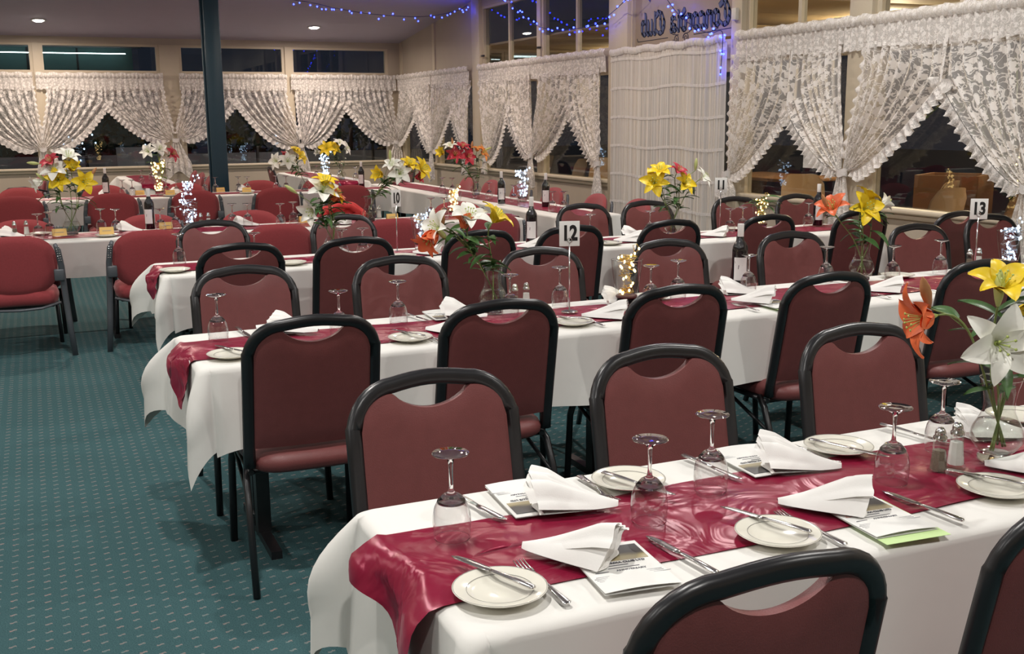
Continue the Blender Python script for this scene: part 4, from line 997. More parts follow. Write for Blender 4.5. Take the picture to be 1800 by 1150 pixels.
def make_tumbler():
    t = thing('light_vase', '', 'vase', group='glass vases holding fairy lights')
    MB().lathe([(0.046, 0.045), (0.050, 0.07), (0.059, 0.12), (0.066, 0.17), (0.069, 0.205), (0.0705, 0.206)], 30).build('glass_body', 'vase_glass', t)
    MB().lathe([(0.0, 0.0), (0.044, 0.0), (0.046, 0.004), (0.043, 0.036), (0.0, 0.038)], 24).build('foot', 'solid_glass', t)
    MB().lathe([(0.0, 0.037), (0.0455, 0.037), (0.0475, 0.041), (0.0475, 0.047), (0.044, 0.050), (0.0, 0.050)], 24).build('dark_band', 'wood_dark', t)
    mb = MB(); mb.grid(lambda u, v: ((0.0700+0.001*math.cos(2*PI*v))*math.cos(2*PI*u), (0.0700+0.001*math.cos(2*PI*v))*math.sin(2*PI*u), 0.206+0.001*math.sin(2*PI*v)), 30, 5, closed_u=True); mb.build('rim', 'solid_glass', t)
    return t
TUMBLER = Proto(make_tumbler)
BULB = {c: MB().ball((0, 0, 0), 0.0055, 6, 4, (1, 1, 1.3)).mesh('bulb', 'bulb_'+c) for c in ('warm', 'cool')}
def light_coil(label, loc, colour, n=26, rad=0.042, z0=0.055, z1=0.22, seed=0, big=1.0, oval=False):
    rnd = random.Random(seed)
    o = thing('fairy_light_coil', label, 'fairy lights', loc, 0, 'battery fairy lights in vases')
    pts = []
    for k in range(90):                     # loose tangle filling the vase, rising and falling
        h = (0.5-0.5*math.cos(3.3*PI*k/89)); h = min(1, max(0, h+rnd.uniform(-.12, .12))); a = rnd.random()*2*PI
        r = rad*math.sqrt(rnd.random())*((math.sin(PI*(0.12+0.80*h)))**0.6*1.1 if oval else (0.75+0.45*h))
        pts.append((r*math.cos(a), r*math.sin(a), z0+(z1-z0)*h))
    pts += [(rad*0.8, -0.01, z1+0.01), (rad*1.3, -0.01, z1+0.03), (rad*1.2, 0.0, z1+0.05), (rad*0.7, 0.0, z1+0.045), (rad*0.9, 0.0, z1+0.015)]
    MB().tube(pts, 0.0016, 4).build('wire', 'copper_wire' if colour == 'warm' else 'silver_wire', o)
    for k in range(n):
        p = pts[(k*37) % 95]; q = link('bulb', BULB[colour], o, p); q.scale = (big, big, big)
    return o
def make_number(label, digits, loc, rz):
    o = thing('table_number', label, 'table number', loc, rz, 'numbered table stands')
    MB().lathe([(0.0, 0.0), (0.036, 0.0), (0.0365, 0.003), (0.03, 0.006), (0.006, 0.010), (0.0, 0.011)], 24).build('base', 'chrome', o)
    MB().tube([(0, 0, 0.008), (0, 0, 0.30)], 0.0034, 8).build('rod', 'chrome', o)
    MB().tube([(0.010*math.cos(a), -0.004, 0.31+0.010*math.sin(a)) for a in np.linspace(-PI/2, 1.4*PI, 14)], 0.0015, 6).build('clip', 'chrome', o)
    c = MB().bbox(-0.044, 0.044, -0.0022, 0.0, 0.285, 0.392, 0.001).build('card', 'paper_white', o)
    d = link('digits', text_mesh(digits, 0.088, 'digits', 'black_ink', 0.0035), c, (0, -0.0028, 0.338)); d.rotation_euler[0] = PI/2; d.scale = (0.78, 1, 1)
    return o

# ------------------------------------------------------------------ lilies
PETAL = {}
def petal_mesh(colour, style, wide):
    k = (colour, style, wide)
    if k in PETAL: return PETAL[k]
    th = {'open': (0.35, 1.55, 1.95), 'star': (0.30, 1.25, 2.3), 'trumpet': (0.12, 0.75, 1.75)}[style]
    L_, W_ = 0.098, (0.029 if wide else 0.0215)
    n = 12; P = [(0.004, 0.0)]; a_ = []
    for i in range(n):
        t = (i+0.5)/n
        th_ = th[0]+(th[1]-th[0])*min(1, t/0.6) if t < 0.6 else th[1]+(th[2]-th[1])*((t-0.6)/0.4)**1.4
        a_.append(th_); P.append((P[-1][0]+L_/n*math.sin(th_), P[-1][1]+L_/n*math.cos(th_)))
    a_.append(a_[-1])
    def f(u, v):
        i = int(round(v*n)); t = i/n; r, z = P[i]; w_ = W_*(math.sin(PI*min(1, (t*0.90+0.10))**0.85)**0.8+0.02)
        if t > 0.96: w_ = 0.0008
        s_ = 2*u-1; cup = 0.30*W_*s_*s_*(1-0.6*t)-0.10*W_*(1-abs(s_)); th_ = a_[i]
        return (r-cup*math.cos(th_), s_*w_, z+cup*math.sin(th_)+0.003*math.sin(9*t+3*s_)*abs(s_)*t)
    mb = MB(); mb.grid(f, 6, n); PETAL[k] = mb.mesh('petal', 'petal_'+colour); return PETAL[k]
STAM = {}
def stamen_mesh():
    if 's' in STAM: return STAM['s']
    mb = MB()
    for k in range(6):
        a = k*PI/3+0.3; mb.tube([(0.002*math.cos(a), 0.002*math.sin(a), 0.0), (0.008*math.cos(a), 0.008*math.sin(a), 0.03), (0.018*math.cos(a), 0.018*math.sin(a), 0.052)], 0.0008, 4)
        mb.ball((0.018*math.cos(a), 0.018*math.sin(a), 0.053), 0.0032, 5, 3, (1.2, 1.2, 0.6))
    mb.tube([(0, 0, 0), (0, 0, 0.058)], 0.0012, 5); mb.ball((0, 0, 0.059), 0.003, 5, 3)
    mb.lathe([(0.001, -0.012), (0.004, -0.006), (0.006, 0.0), (0.002, 0.004)], 8)
    STAM['s'] = mb.mesh('bloom', 'pistil'); return STAM['s']
LEAF = []
for k in range(3):
    mb = MB(); Lf = 0.075+0.015*k
    mb.grid(lambda u, v: (Lf*v, (2*u-1)*(0.0125*math.sin(PI*(0.08+0.92*v))**0.8 if v < 0.98 else 0.0005), 0.025*v-0.05*v*v*(0.6+0.3*k)+0.004*(2*u-1)**2), 4, 9); LEAF.append(mb.mesh('leaf', 'leaf_green'))
BUD = {}
for c in ('orange', 'green'):
    BUD[c] = MB().lathe([(0.0, 0.0), (0.004, 0.002), (0.0085, 0.018), (0.0115, 0.036), (0.0105, 0.054), (0.006, 0.072), (0.0, 0.082)], 9).mesh('bud', 'bud_'+c)
def orient(o, axis, roll=0.0):
    o.rotation_mode = 'QUATERNION'; o.rotation_quaternion = Vector(axis).normalized().to_track_quat('Z', 'Y') @ Quaternion((0, 0, 1), roll)
def lily(label, base, tip, axis, colour, style='open', scale=1.0, bud=None, leaves=3, seed=0, vz=0.2):
    """base = vase foot on the table, tip = bloom position, axis = direction the bloom faces; bud=('green', position, axis)"""
    rnd = random.Random(seed); base = Vector(base); tip = Vector(tip); axis = Vector(axis).normalized()
    t = thing('lily_stem', label, 'flower', base, 0, 'lilies in vases')
    off = Vector((tip.x-base.x, tip.y-base.y, 0)); off = off*(0.034/max(off.length, 0.034))
    neck = base+Vector((off.x*0.8, off.y*0.8, vz*0.75)); foot = base-Vector((off.x*0.9, off.y*0.9, -0.03))
    tb = tip-axis*0.012
    path = []
    h = (tb-neck).length
    c1 = neck+(neck-foot).normalized()*h*0.45; c2 = tb-axis*h*0.25
    for k in range(5): path.append(foot.lerp(neck, k/5))
    for k in range(13):
        s_ = k/12; path.append(neck*(1-s_)**3+c1*3*s_*(1-s_)**2+c2*3*s_*s_*(1-s_)+tb*s_**3)
    MB().tube([p-base for p in path], 0.0028, 6).build('stem', 'stem_green', t)
    if colour:
        b = link('bloom', stamen_mesh(), t, tip-base); orient(b, axis, rnd.random()*6); b.scale = (scale,)*3
        for k in range(6):
            p = link('petal', petal_mesh(colour, style, k % 2 == 0), b); p.rotation_euler = (0, rnd.uniform(-.10, .10), k*PI/3+rnd.uniform(-.06, .06))
    if bud:
        bp = Vector(bud[1]); br = path[12]
        MB().tube([br-base, (br+bp)/2-base+Vector((0, 0, 0.01)), bp-base], 0.0020, 5).build('side_stem', 'stem_green', t)
        q = link('bud', BUD[bud[0]], t, bp-base); orient(q, bud[2]); q.scale = (1.1,)*3
    for k in range(leaves):
        p = path[6+int((k+0.3)/max(leaves, 1)*10)]; a = rnd.random()*6.28
        l = link('leaf', LEAF[k % 3], t, p-base); l.rotation_euler = (rnd.uniform(-.3, .3), rnd.uniform(-.5, .2), a); l.scale = (rnd.uniform(0.9, 1.5),)*3
    return t

# ================================================================== LAYING THE TABLES
Y0 = {T1N: (1.50, 2.14), T2N: (3.67, 4.32), T3N: (6.06, 6.67), T4N: (8.25, 8.87), T5N: (12.52, 13.14)}
def setting(tn, side, i, px, menu=None, what='pkfnK', seed=0):
    rnd = random.Random(seed*31+i+(100 if side == 'far' else 0)); y0, y1 = Y0[tn]; sg_ = 1 if side == 'near' else -1; r0 = 0 if side == 'near' else PI
    J = lambda s: rnd.uniform(-s, s)
    W = lambda dx, dy, z: (px+sg_*dx, (y0+dy) if side == 'near' else (y1-dy), z)
    tail = ', %s from left on %s side of %s' % (ORD[i], side, tn)
    if 'p' in what: PLATE.place('cream side plate'+tail, W(0, 0.125+J(.008), ZT+0.006), J(3))
    if 'k' in what:
        k = KNIFE.place('knife laid across a side plate'+tail, W(0.008, 0.17, ZT+0.0215), r0+0.39+J(.08)); k['group'] = 'knives across plates'
    if 'f' in what: FORK.place('dinner fork'+tail, W(0.085, 0.125, ZT+0.005), r0+J(.08))
    if menu: (MENUG if menu == 'g' else MENU).place(('menu with green insert' if menu == 'g' else 'white menu card')+tail, W(0.245, 0.118, ZT+0.009), r0-0.08+J(.05))
    if 'n' in what: NAPKIN.place('folded white napkin'+tail, W(0.185, 0.205, ZT+(0.0165 if menu else 0.010)), r0-0.58+J(.15))
    if 'K' in what: KNIFE.place('dinner knife'+tail, W(0.375, 0.115, ZT+0.010), r0+0.14+J(.08))
for i, (x, mn) in enumerate(((0.69, 'w'), (1.294, 'g'), (1.90, None))): setting(T1N, 'near', i, x, mn, 'pkfnK' if i < 2 else 'pkn', 1)
for i, (x, mn) in enumerate(((1.186, 'w'), (1.788, 'w'), (2.42, None))): setting(T1N, 'far', i, x, mn, 'pkfnK' if i < 2 else 'pfnK', 2)
for i, x in enumerate((0.59, 1.26, 1.96, 2.72, 3.46)): setting(T2N, 'near', i, x, 'g' if i == 3 else None, ['pk', 'pkfn', 'pkfn', 'fn', 'fnK'][i], 3)
for i, x in enumerate((1.08, 1.80, 2.57, 3.20, 4.05)): setting(T2N, 'far', i, x, 'w' if i in (0, 1) else None, ['nK', 'nK', 'pn', 'n', 'pK'][i], 4)
for i, x in enumerate((0.68, 1.34, 2.02, 2.74, 3.46, 4.16)): setting(T3N, 'near', i, x, None, ['p', 'p', 'pn', 'n', 'pkn', 'n'][i], 5)
for i, x in enumerate((1.90, 4.02, 4.72)): setting(T3N, 'far', i, x, None, ['n', 'pn', 'p'][i], 6)
for i, x in enumerate((0.46, 2.06, 2.72)): setting(T4N, 'near', i, x, None, ['p', 'n', 'p'][i], 7)
for i, x in enumerate((0.02, 0.84, 1.72, 2.45)): setting(T4N, 'far', i, x, None, ['pn', 'n', 'n', 'p'][i], 8)
for i, x in enumerate((1.40, 2.25)): setting(T5N, 'near', i, x, None, 'p', 9)
for i, x in enumerate((0.95, 1.72, 2.5)): setting(T5N, 'far', i, x, None, 'n', 10)
def goblets(tn, pts, note=''):
    for i, (x, y) in enumerate(sorted(pts)):
        GOBLET.place('upturned wine glass, %s from left on %s' % (ORD[i], tn), (x, y, ZT+(0.012 if tn != T5N else 0.008)), random.uniform(0, 6))
goblets(T1N, [(0.70, 1.88), (1.10, 1.79), (1.32, 1.89), (1.72, 1.76), (2.0, 1.89)])
goblets(T2N, [(0.59, 4.08), (1.03, 3.96), (1.31, 4.09), (1.79, 4.05), (2.08, 4.16), (2.46, 4.02), (2.66, 4.11), (3.06, 4.12), (3.59, 4.20), (3.91, 4.08), (4.30, 4.15)])
goblets(T3N, [(0.74, 6.46), (1.15, 6.30), (1.66, 6.24), (1.79, 6.25), (3.43, 6.40), (3.92, 6.43), (4.51, 6.31), (4.67, 6.38), (5.33, 6.46), (5.47, 6.40)])
goblets(T4N, [(0.0, 8.40), (0.08, 8.54), (0.44, 8.66), (0.54, 8.57), (0.85, 8.45), (0.98, 8.61), (1.42, 8.66), (1.53, 8.61), (1.76, 8.46), (1.89, 8.58), (3.02, 8.45), (3.12, 8.40)])
goblets(T5N, [(0.92, 13.0), (1.02, 12.95), (1.39, 12.92), (1.48, 12.75), (1.84, 13.03), (1.96, 13.03), (2.22, 12.98), (2.31, 12.90), (2.66, 12.95), (2.76, 12.85)])
for i, (x, y) in enumerate(sorted([(4.22, 11.41), (4.28, 11.25), (4.25, 10.47), (4.30, 10.24), (4.32, 9.66), (4.24, 9.3), (4.24, 8.63), (4.33, 8.58)], key=lambda p: p[1])):
    GOBLET.place('upturned wine glass, %s from camera on %s' % (ORD[i], T6N), (x, y, ZT+0.010))
for i, (x, y) in enumerate(((1.35, 15.5), (1.55, 16.2), (1.62, 16.9))): GOBLET.place('upturned wine glass, %s from camera on %s' % (ORD[i], T7N), (x, y, ZT+0.010))
for i, (x, y) in enumerate(((3.75, 14.62), (4.14, 14.7), (3.78, 15.5), (4.16, 15.6))): GOBLET.place('upturned wine glass, %s from camera on %s' % (ORD[i], T8N), (x, y, ZT+0.010))
for i, (x, y, r) in enumerate(((0.14, 8.53, 0.1), (0.46, 8.40, 0.0), (0.91, 8.68, 0.05), (2.0, 8.66, 0.15), (2.27, 8.48, -.05), (2.70, 8.52, 0.05), (2.88, 8.33, 0.0))):
    CARD.place('yellow place card, %s from left on %s' % (ORD[i], T4N), (x, y, ZT+(0.020 if i in (1,) else 0.012)), r)
for i, (x, y, r) in enumerate(((1.10, 12.97, 0.0), (1.40, 12.66, 0.0), (2.01, 13.0, 0.2), (2.26, 12.68, 0.0))):
    CARD.place('yellow place card, %s from left on %s' % (ORD[i], T5N), (x, y, ZT+(0.020 if i in (1, 3) else 0.010)), r)
for lab, x, y in (('front red-chair table, left of the cool oval lights', 0.80, 8.72), ('rear red-chair table, behind the first', 0.74, 12.95), ('rear red-chair table, right of the green post', 3.72, 12.95), ('long table by right wall, left of the pair', 4.17, 9.62), ('long table by right wall, right of the pair', 4.40, 9.10), ('third table beside number 12 sign', 2.97, 6.36), ('second table, largest bottle in view', 3.08, 4.22), ('third table, only its white cap showing above yellow lily', 5.42, 6.46)):
    BOTTLE.place('red wine bottle on the '+lab, (x, y, ZT+0.012), random.uniform(-.35, .1)-0.1)
for (tn, xs, y) in ((T1N, (1.863, 1.929), 1.762), (T2N+' left of number 12 sign', (1.88, 1.94), 4.20), (T2N+' beside number 13 sign', (4.56, 4.64), 4.20), (T4N+' far left', (-0.16, -0.08), 8.66), (T4N+' right of cool oval lights', (1.18, 1.24), 8.70), (T4N+' beside the red jacket', (2.56, 2.64), 8.68)):
    PEPPER.place('glass pepper shaker on '+tn, (xs[0], y, ZT+0.010)); SALT.place('glass salt shaker on '+tn, (xs[1], y+0.012, ZT+0.010))
make_number('chrome stand holding number 12 card on second table', '12', (2.06, 4.03, ZT+0.010), -0.28)
make_number('chrome stand holding number 10 card on third table, left', '10', (2.055, 6.40, ZT+0.010), 0.55)
make_number('chrome stand holding number 11 card on third table before sheer curtain', '11', (4.50, 6.42, ZT+0.010), -0.40)
make_number('chrome stand holding number 13 card on second table far right', '13', (4.47, 4.08, ZT+0.010), -0.55)

# bouquets: the vase foot on its table, blooms by their position above it
def bouquet(where, base, stems, seed):
    base = Vector(base); VASE.place('clear glass vase of lilies, '+where, base, random.random())
    for i, st in enumerate(stems):
        c, px, py, axis, style, sc = st[:6]; bud = st[6] if len(st) > 6 else None
        tip = ony(px, py, base.y+(st[7] if len(st) > 7 else 0))
        nm = {'white': 'white lily', 'yellow': 'yellow lily', 'orange': 'orange-red lily', 'peach': 'orange lily', 'crimson': 'crimson lily', None: 'unopened lily bud'}[c]
        same = [k for k in range(len(stems)) if stems[k][0] == c]
        extra = '' if len(same) == 1 else ', %s from left of those' % ORD[sorted(same, key=lambda k: stems[k][1]).index(i)]
        b = (bud[0], ony(bud[1], bud[2], base.y), bud[3]) if bud else None
        lily(nm+', '+where+extra, base+Vector((0, 0, 0.002)), tip, axis, c, style, sc*(1.0 if seed == 1 else 1.15), b, leaves=7 if seed > 1 else 4, seed=seed*10+i)
T = ZT+0.010
bouquet(T1N, (2.06, 1.776, T), [('white', 1752, 604, (-0.42, -0.88, 0.12), 'open', 1.08, None, -0.10), ('orange', 1640, 556, (-0.9, 0.38, -0.22), 'star', 1.1, ('orange', 1634, 542, (-0.42, -0.15, 0.75))),
    ('yellow', 1760, 512, (-0.35, -0.45, 0.9), 'star', 0.95, ('green', 1754, 540, (0, 0, 1))), ('white', 1808, 505, (0.2, -0.75, 0.45), 'open', 0.85, None, 0.03), ('yellow', 1790, 545, (0.5, -0.6, 0.1), 'trumpet', 0.6, None, 0.06)], 1)
bouquet(T2N+' beside number 12', (1.76, 4.16, T), [('white', 822, 392, (0.05, -0.45, 0.9), 'star', 1.05), ('white', 775, 402, (-0.85, -0.3, 0.35), 'star', 0.9, ('orange', 778, 402, (-0.1, -0.2, 1))), ('orange', 765, 408, (-0.65, -0.3, -0.6), 'trumpet', 1.0, ('green', 786, 422, (-0.5, -0.3, 0.5))),
    ('yellow', 866, 390, (0.45, -0.3, 0.75), 'star', 0.95), ('orange', 815, 402, (0.2, 0.3, 0.7), 'trumpet', 0.7)], 2)
bouquet(T2N+' below number 13', (3.80, 4.18, T), [('orange', 1466, 372, (-0.55, -0.2, 0.7), 'star', 1.0, ('orange', 1456, 368, (-0.5, 0, 0.85))), ('yellow', 1518, 368, (-0.1, -0.85, 0.35), 'open', 1.0), ('yellow', 1522, 350, (0.5, -0.2, 0.8), 'star', 0.8, ('green', 1546, 366, (0.8, 0, 0.45))), ('white', 1545, 362, (0.85, -0.1, 0.3), 'trumpet', 0.7)], 3)
bouquet(T3N+' at its left part', (1.64, 6.38, T), [('white', 556, 366, (-0.65, -0.5, -0.25), 'trumpet', 1.15, ('green', 522, 340, (-0.7, 0, 0.5))), ('white', 566, 340, (0.1, -0.6, 0.75), 'open', 1.1), ('yellow', 570, 326, (0.1, -0.3, 0.9), 'star', 0.9), ('yellow', 586, 342, (0.6, -0.4, 0.4), 'open', 0.8), ('orange', 584, 352, (0.5, -0.3, 0.4), 'trumpet', 0.8)], 4)
bouquet(T3N+' before the sheer curtain', (4.09, 6.40, T), [('yellow', 1150, 322, (-0.4, -0.7, 0.3), 'open', 1.1), ('yellow', 1160, 306, (-0.3, -0.4, 0.8), 'star', 0.95), ('yellow', 1200, 324, (0.2, -0.7, 0.4), 'open', 1.0), ('crimson', 1190, 304, (0.2, -0.5, 0.8), 'star', 0.8, ('green', 1222, 300, (0.1, 0, 1))), ('white', 1232, 314, (0.5, -0.5, 0.5), 'open', 0.9)], 5)
bouquet(T4N+' at its left part', (0.23, 8.56, T), [('yellow', 102, 316, (-0.1, -0.8, 0.1), 'star', 1.0), ('yellow', 146, 320, (0.25, -0.8, 0.1), 'open', 1.0, ('orange', 158, 312, (0.5, 0, 0.7))), ('crimson', 92, 288, (-0.4, -0.4, 0.6), 'star', 0.9), ('white', 98, 302, (-0.2, -0.6, 0.6), 'open', 1.1), ('white', 118, 280, (0.2, -0.4, 0.8), 'star', 1.0, ('green', 70, 288, (-0.9, 0, 0.1))), ('white', 74, 318, (-0.8, -0.3, -0.3), 'trumpet', 0.9), ('yellow', 126, 300, (0.1, -0.5, 0.5), 'trumpet', 0.9, ('green', 82, 318, (-0.6, 0, 0.5)))], 6)
bouquet(T4N+' behind number 10', (2.52, 8.56, T), [('white', 702, 306, (-0.1, -0.85, 0.3), 'open', 1.1), ('yellow', 738, 298, (0.5, -0.6, 0.3), 'open', 1.1), ('yellow', 718, 292, (0.1, -0.5, 0.7), 'star', 0.9), ('yellow', 672, 308, (-0.7, -0.4, 0.2), 'trumpet', 1.0, ('green', 686, 282, (0, 0, 1))), ('crimson', 730, 312, (0.4, -0.6, 0.1), 'trumpet', 0.8), ('white', 690, 294, (-0.3, -0.4, 0.7), 'star', 0.9)], 7)
bouquet(T6N, (4.42, 10.9, T), [('crimson', 800, 274, (-0.2, -0.7, 0.4), 'open', 1.1), ('crimson', 820, 276, (0.2, -0.8, 0.2), 'open', 1.1), ('crimson', 812, 262, (0.1, -0.4, 0.8), 'star', 1.0, ('orange', 828, 262, (0.2, 0, 0.9))), ('yellow', 780, 270, (-0.7, -0.4, 0.3), 'trumpet', 0.95), ('peach', 846, 270, (0.6, -0.5, 0.4), 'open', 1.05), ('white', 792, 260, (-0.3, -0.3, 0.8), 'star', 0.9, ('orange', 796, 256, (-0.1, 0, 1))), ('peach', 838, 266, (0.2, -0.2, 0.9), 'star', 0.8, ('green', 852, 264, (0.9, 0, 0.3)))], 8)
bouquet(T5N+' right of the green post', (2.98, 12.84, T), [('white', 488, 284, (-0.7, -0.5, 0.2), 'open', 1.15), ('white', 505, 284, (0.0, -0.8, 0.3), 'open', 1.2), ('yellow', 526, 276, (0.5, -0.5, 0.4), 'open', 1.1), ('yellow', 518, 266, (0.1, -0.3, 0.9), 'star', 0.8), ('crimson', 499, 274, (0, -0.2, 0.9), 'trumpet', 0.6)], 9)
bouquet(T8N, (3.98, 14.85, T), [('yellow', 574, 262, (-0.3, -0.7, 0.3), 'open', 1.2), ('yellow', 586, 262, (0.1, -0.7, 0.4), 'open', 1.1), ('white', 596, 254, (0.2, -0.4, 0.7), 'open', 1.1), ('white', 606, 262, (0.7, -0.5, 0.3), 'open', 1.1), ('white', 563, 268, (-0.8, -0.3, 0.2), 'trumpet', 0.9)], 10)
# vases of fairy lights
for i, (lab, x, y, c, kw) in enumerate((
    ('warm fairy lights, second table beside number 12', 2.36, 4.06, 'warm', {}), ('cool fairy lights, second table beside number 13', 4.76, 4.12, 'cool', dict(n=44, z1=0.22, rad=0.05, big=0.9)),
    ('cool fairy lights, third table beside number 10', 2.24, 6.46, 'cool', dict(n=34)), ('warm fairy lights, third table right of number 11', 4.86, 6.42, 'warm', dict(n=34)),
    ('cool fairy lights in an oval, front red-chair table', 1.08, 8.60, 'cool', dict(n=70, z1=0.36, oval=True, big=1.0, rad=0.07)), ('warm fairy lights, front red-chair table, right part', 3.28, 8.60, 'warm', dict(n=40, big=1.3)),
    ('cool fairy lights, long table by right wall', 4.50, 9.85, 'cool', dict(n=40, z1=0.30, rad=0.06, big=1.5)), ('warm fairy lights under white lilies, rear red-chair table', 1.30, 12.82, 'warm', dict(n=60, z1=0.36, big=1.5, rad=0.062)),
    ('cool fairy lights, far corner table', 3.86, 15.3, 'cool', dict(n=60, z1=0.34, rad=0.07, big=1.6)))):
    TUMBLER.place('glass vase holding '+lab, (x, y, T)); light_coil('coil of '+lab, (x, y, T+0.002), c, seed=i, **kw)
for i, (c, px, py, ax) in enumerate((('white', 262, 268, (-0.4, -0.6, 0.4)), ('white', 279, 264, (0.3, -0.6, 0.5)), ('crimson', 300, 272, (0.6, -0.5, 0.3)), ('white', 284, 274, (0.5, -0.5, 0.2)))):
    lily(('white lily, %s from left' % ORD[i] if c == 'white' else 'crimson lily') + ' above warm lights on rear red-chair table', (1.30, 12.82, T), ony(px, py, 12.8), ax, c, 'open', 1.2, None, 4, 200+i, 0.22)
for i, (px, py) in enumerate(((1330, 350), (1342, 342), (1350, 350))):      # sprig over the warm lights beside number 11
    lily('green sprig, %s from left, over the warm lights right of number 11' % ORD[i], (4.86, 6.42, T), ony(px, py, 6.42), (0.2*(i-1), 0, 1), None, 'open', 0.8, None, 6, 300+i, 0.2)
# red jacket folded over a chair back
o = thing('folded_jacket', 'bright red jacket hung over a chair back at the front red-chair table', 'jacket', (2.45, 9.16, 0.0))
mb = MB(); mb.grid(lambda u, v: ((u-0.5)*0.40*(1+0.08*math.sin(5*v)), 0.075*math.cos(PI*v)+0.012*math.sin(14*u+3*v), 0.60+0.275*math.sin(PI*v)**0.5*(1-0.25*(2*u-1)**2)+0.012*math.sin(11*u)), 30, 16); mb.build('body', 'jacket_red', o)
mb = MB(); mb.sweep([(-0.16, -0.07, 0.80), (-0.06, -0.09, 0.86), (0.04, -0.09, 0.85), (0.12, -0.085, 0.79), (0.05, -0.09, 0.74)], [0.03, 0.04, 0.04, 0.035, 0.02], 0.03, 10); mb.build('sleeve', 'jacket_red', o)

# papers taped to the windows
for lab, y0, y1, z0, z1 in (('white notice taped inside window right of the sheer curtain', 7.36, 7.52, 1.14, 1.52), ('white notice taped inside window right of the broad post', 13.42, 13.64, 1.30, 1.66)):
    tag(MB().box(XW+0.040, XW+0.0425, y0-0.03, y1, z0, z1).build('paper_notice', 'paper_white'), lab, 'notice')

# ================================================================== OUTSIDE
struct(MB().box(-30, 40, -10, 60, -0.25, -0.08).build('ground_outside', 'concrete'))
struct(MB().box(6.2, 10.2, -3, 19, -0.08, -0.02).build('floor_verandah', 'concrete'))
sf = bpy.data.objects.new('ceiling_verandah', None); COL.objects.link(sf); struct(sf)
for k in range(14):
    MB().bbox(6.21, 10.2, 2.0+1.22*k, 2.0+1.22*k+1.205, 2.62, 2.65, 0.004).build('soffit_panel', 'soffit', sf)
struct(MB().box(10.2, 10.32, -3, 19, 2.4, 3.1).build('trim_20', 'wood_dark'))
for i, y in enumerate((6.0, 9.2, 14.5)):
    o = thing('verandah_lamp', 'round bulkhead lamp under the verandah roof outside, %s from the camera' % ORD[i], 'lamp', (8.6, y, 2.618))
    MB().lathe([(0.0, 0.0), (0.13, 0.0), (0.13, -0.03), (0.11, -0.04), (0.11, -0.03)], 20).build('ring', 'lamp_ring', o)
    mb = MB(); mb.grid(lambda u, v: (0.11*v*math.cos(2*PI*u), 0.11*v*math.sin(2*PI*u), -0.035-0.04*math.sqrt(max(0, 1-v*v))), 16, 4, closed_u=True); mb.build('globe', 'lamp_glow', o)
    ld = bpy.data.lights.new('verandah_glow', 'POINT'); ld.energy = 160 if i < 2 else 70; ld.color = (1.0, 0.76, 0.45); ld.shadow_soft_size = 0.12
    lo = bpy.data.objects.new('verandah_glow', ld); COL.objects.link(lo); lo.location = (8.6, y, 2.45)
def make_plastic():
    t = thing('plastic_chair', '', 'chair', group='beige plastic chairs outside')
    mb = MB()
    for sd in (0.008, -0.008):
        mb.grid(lambda u, v: ((2*u-1)*(0.215-0.025*v)*(1-0.22*max(0, v-0.8)*5*abs(2*u-1)**3), -0.20-0.10*v-0.03*(1-(2*u-1)**2)+sd, 0.46+0.40*v-0.03*max(0, v-0.7)*3*abs(2*u-1)**4), 14, 10, flip=sd > 0)
    mb.build('backrest', 'plastic_beige', t)
    MB().bbox(-0.22, 0.22, -0.21, 0.21, 0.425, 0.455, 0.012).build('seat', 'plastic_beige', t)
    for sx in (-1, 1):
        for sy in (-1, 1): MB().sweep([(sx*0.19, sy*0.17, 0.43), (sx*0.23, sy*0.23, -0.02)], 0.014, 0.014, 8).build('leg', 'grey_metal', t)
    return t
PLAST = Proto(make_plastic)
for lab, x, y, rz in (('beside the brown table, left of number 13 window', 7.35, 8.95, 2.6), ('tilted, in front of the brown planter', 7.75, 7.85, 0.4), ('below the tilted one, at the sill', 7.10, 7.15, 0.1), ('left of the number 13 sign, at the sill', 7.40, 6.62, 0.1), ('right of the number 13 sign, at the sill', 7.45, 6.05, 0.15), ('through window right of the broad post', 7.6, 16.3, 1.4), ('upright, beyond the window left of the sheer curtain', 7.9, 14.6, 2.2), ('low, just left of the sheer curtain', 7.6, 13.9, 1.2), ('behind the tail between the middle windows', 7.3, 14.55, 1.5)):
    PLAST.place('beige plastic chair outside, '+lab, (x, y, 0), rz, scale=1.13)
o = thing('outdoor_table', 'brown outdoor table beyond the window right of the sheer curtain', 'table', (8.2, 10.6, -0.02))
MB().bbox(-0.45, 0.45, -0.8, 0.8, 0.86, 0.90, 0.01).build('top', 'wood_brown', o)
for s_ in (-0.5, 0.5): mb = MB(); mb.poly([(-0.3, 0.86), (0.3, 0.86), (0.16, 0.6), (0.2, 0), (-0.2, 0), (-0.16, 0.6)], s_-0.03, s_+0.03); mb.build('pedestal', 'wood_brown', o)
o = thing('planter_box', 'brown wooden planter box outside behind the beige chairs', 'planter', (8.35, 7.95, -0.02), 0.5)
for (a, b_, c, d) in ((-0.3, 0.3, -0.3, -0.27), (-0.3, 0.3, 0.27, 0.3), (-0.3, -0.27, -0.27, 0.27), (0.27, 0.3, -0.27, 0.27)): MB().box(a, b_, c, d, 0, 1.02).build('side_board', 'wood_brown', o)
MB().box(-0.27, 0.27, -0.27, 0.27, 0, 0.9).build('soil', 'wood_dark', o)
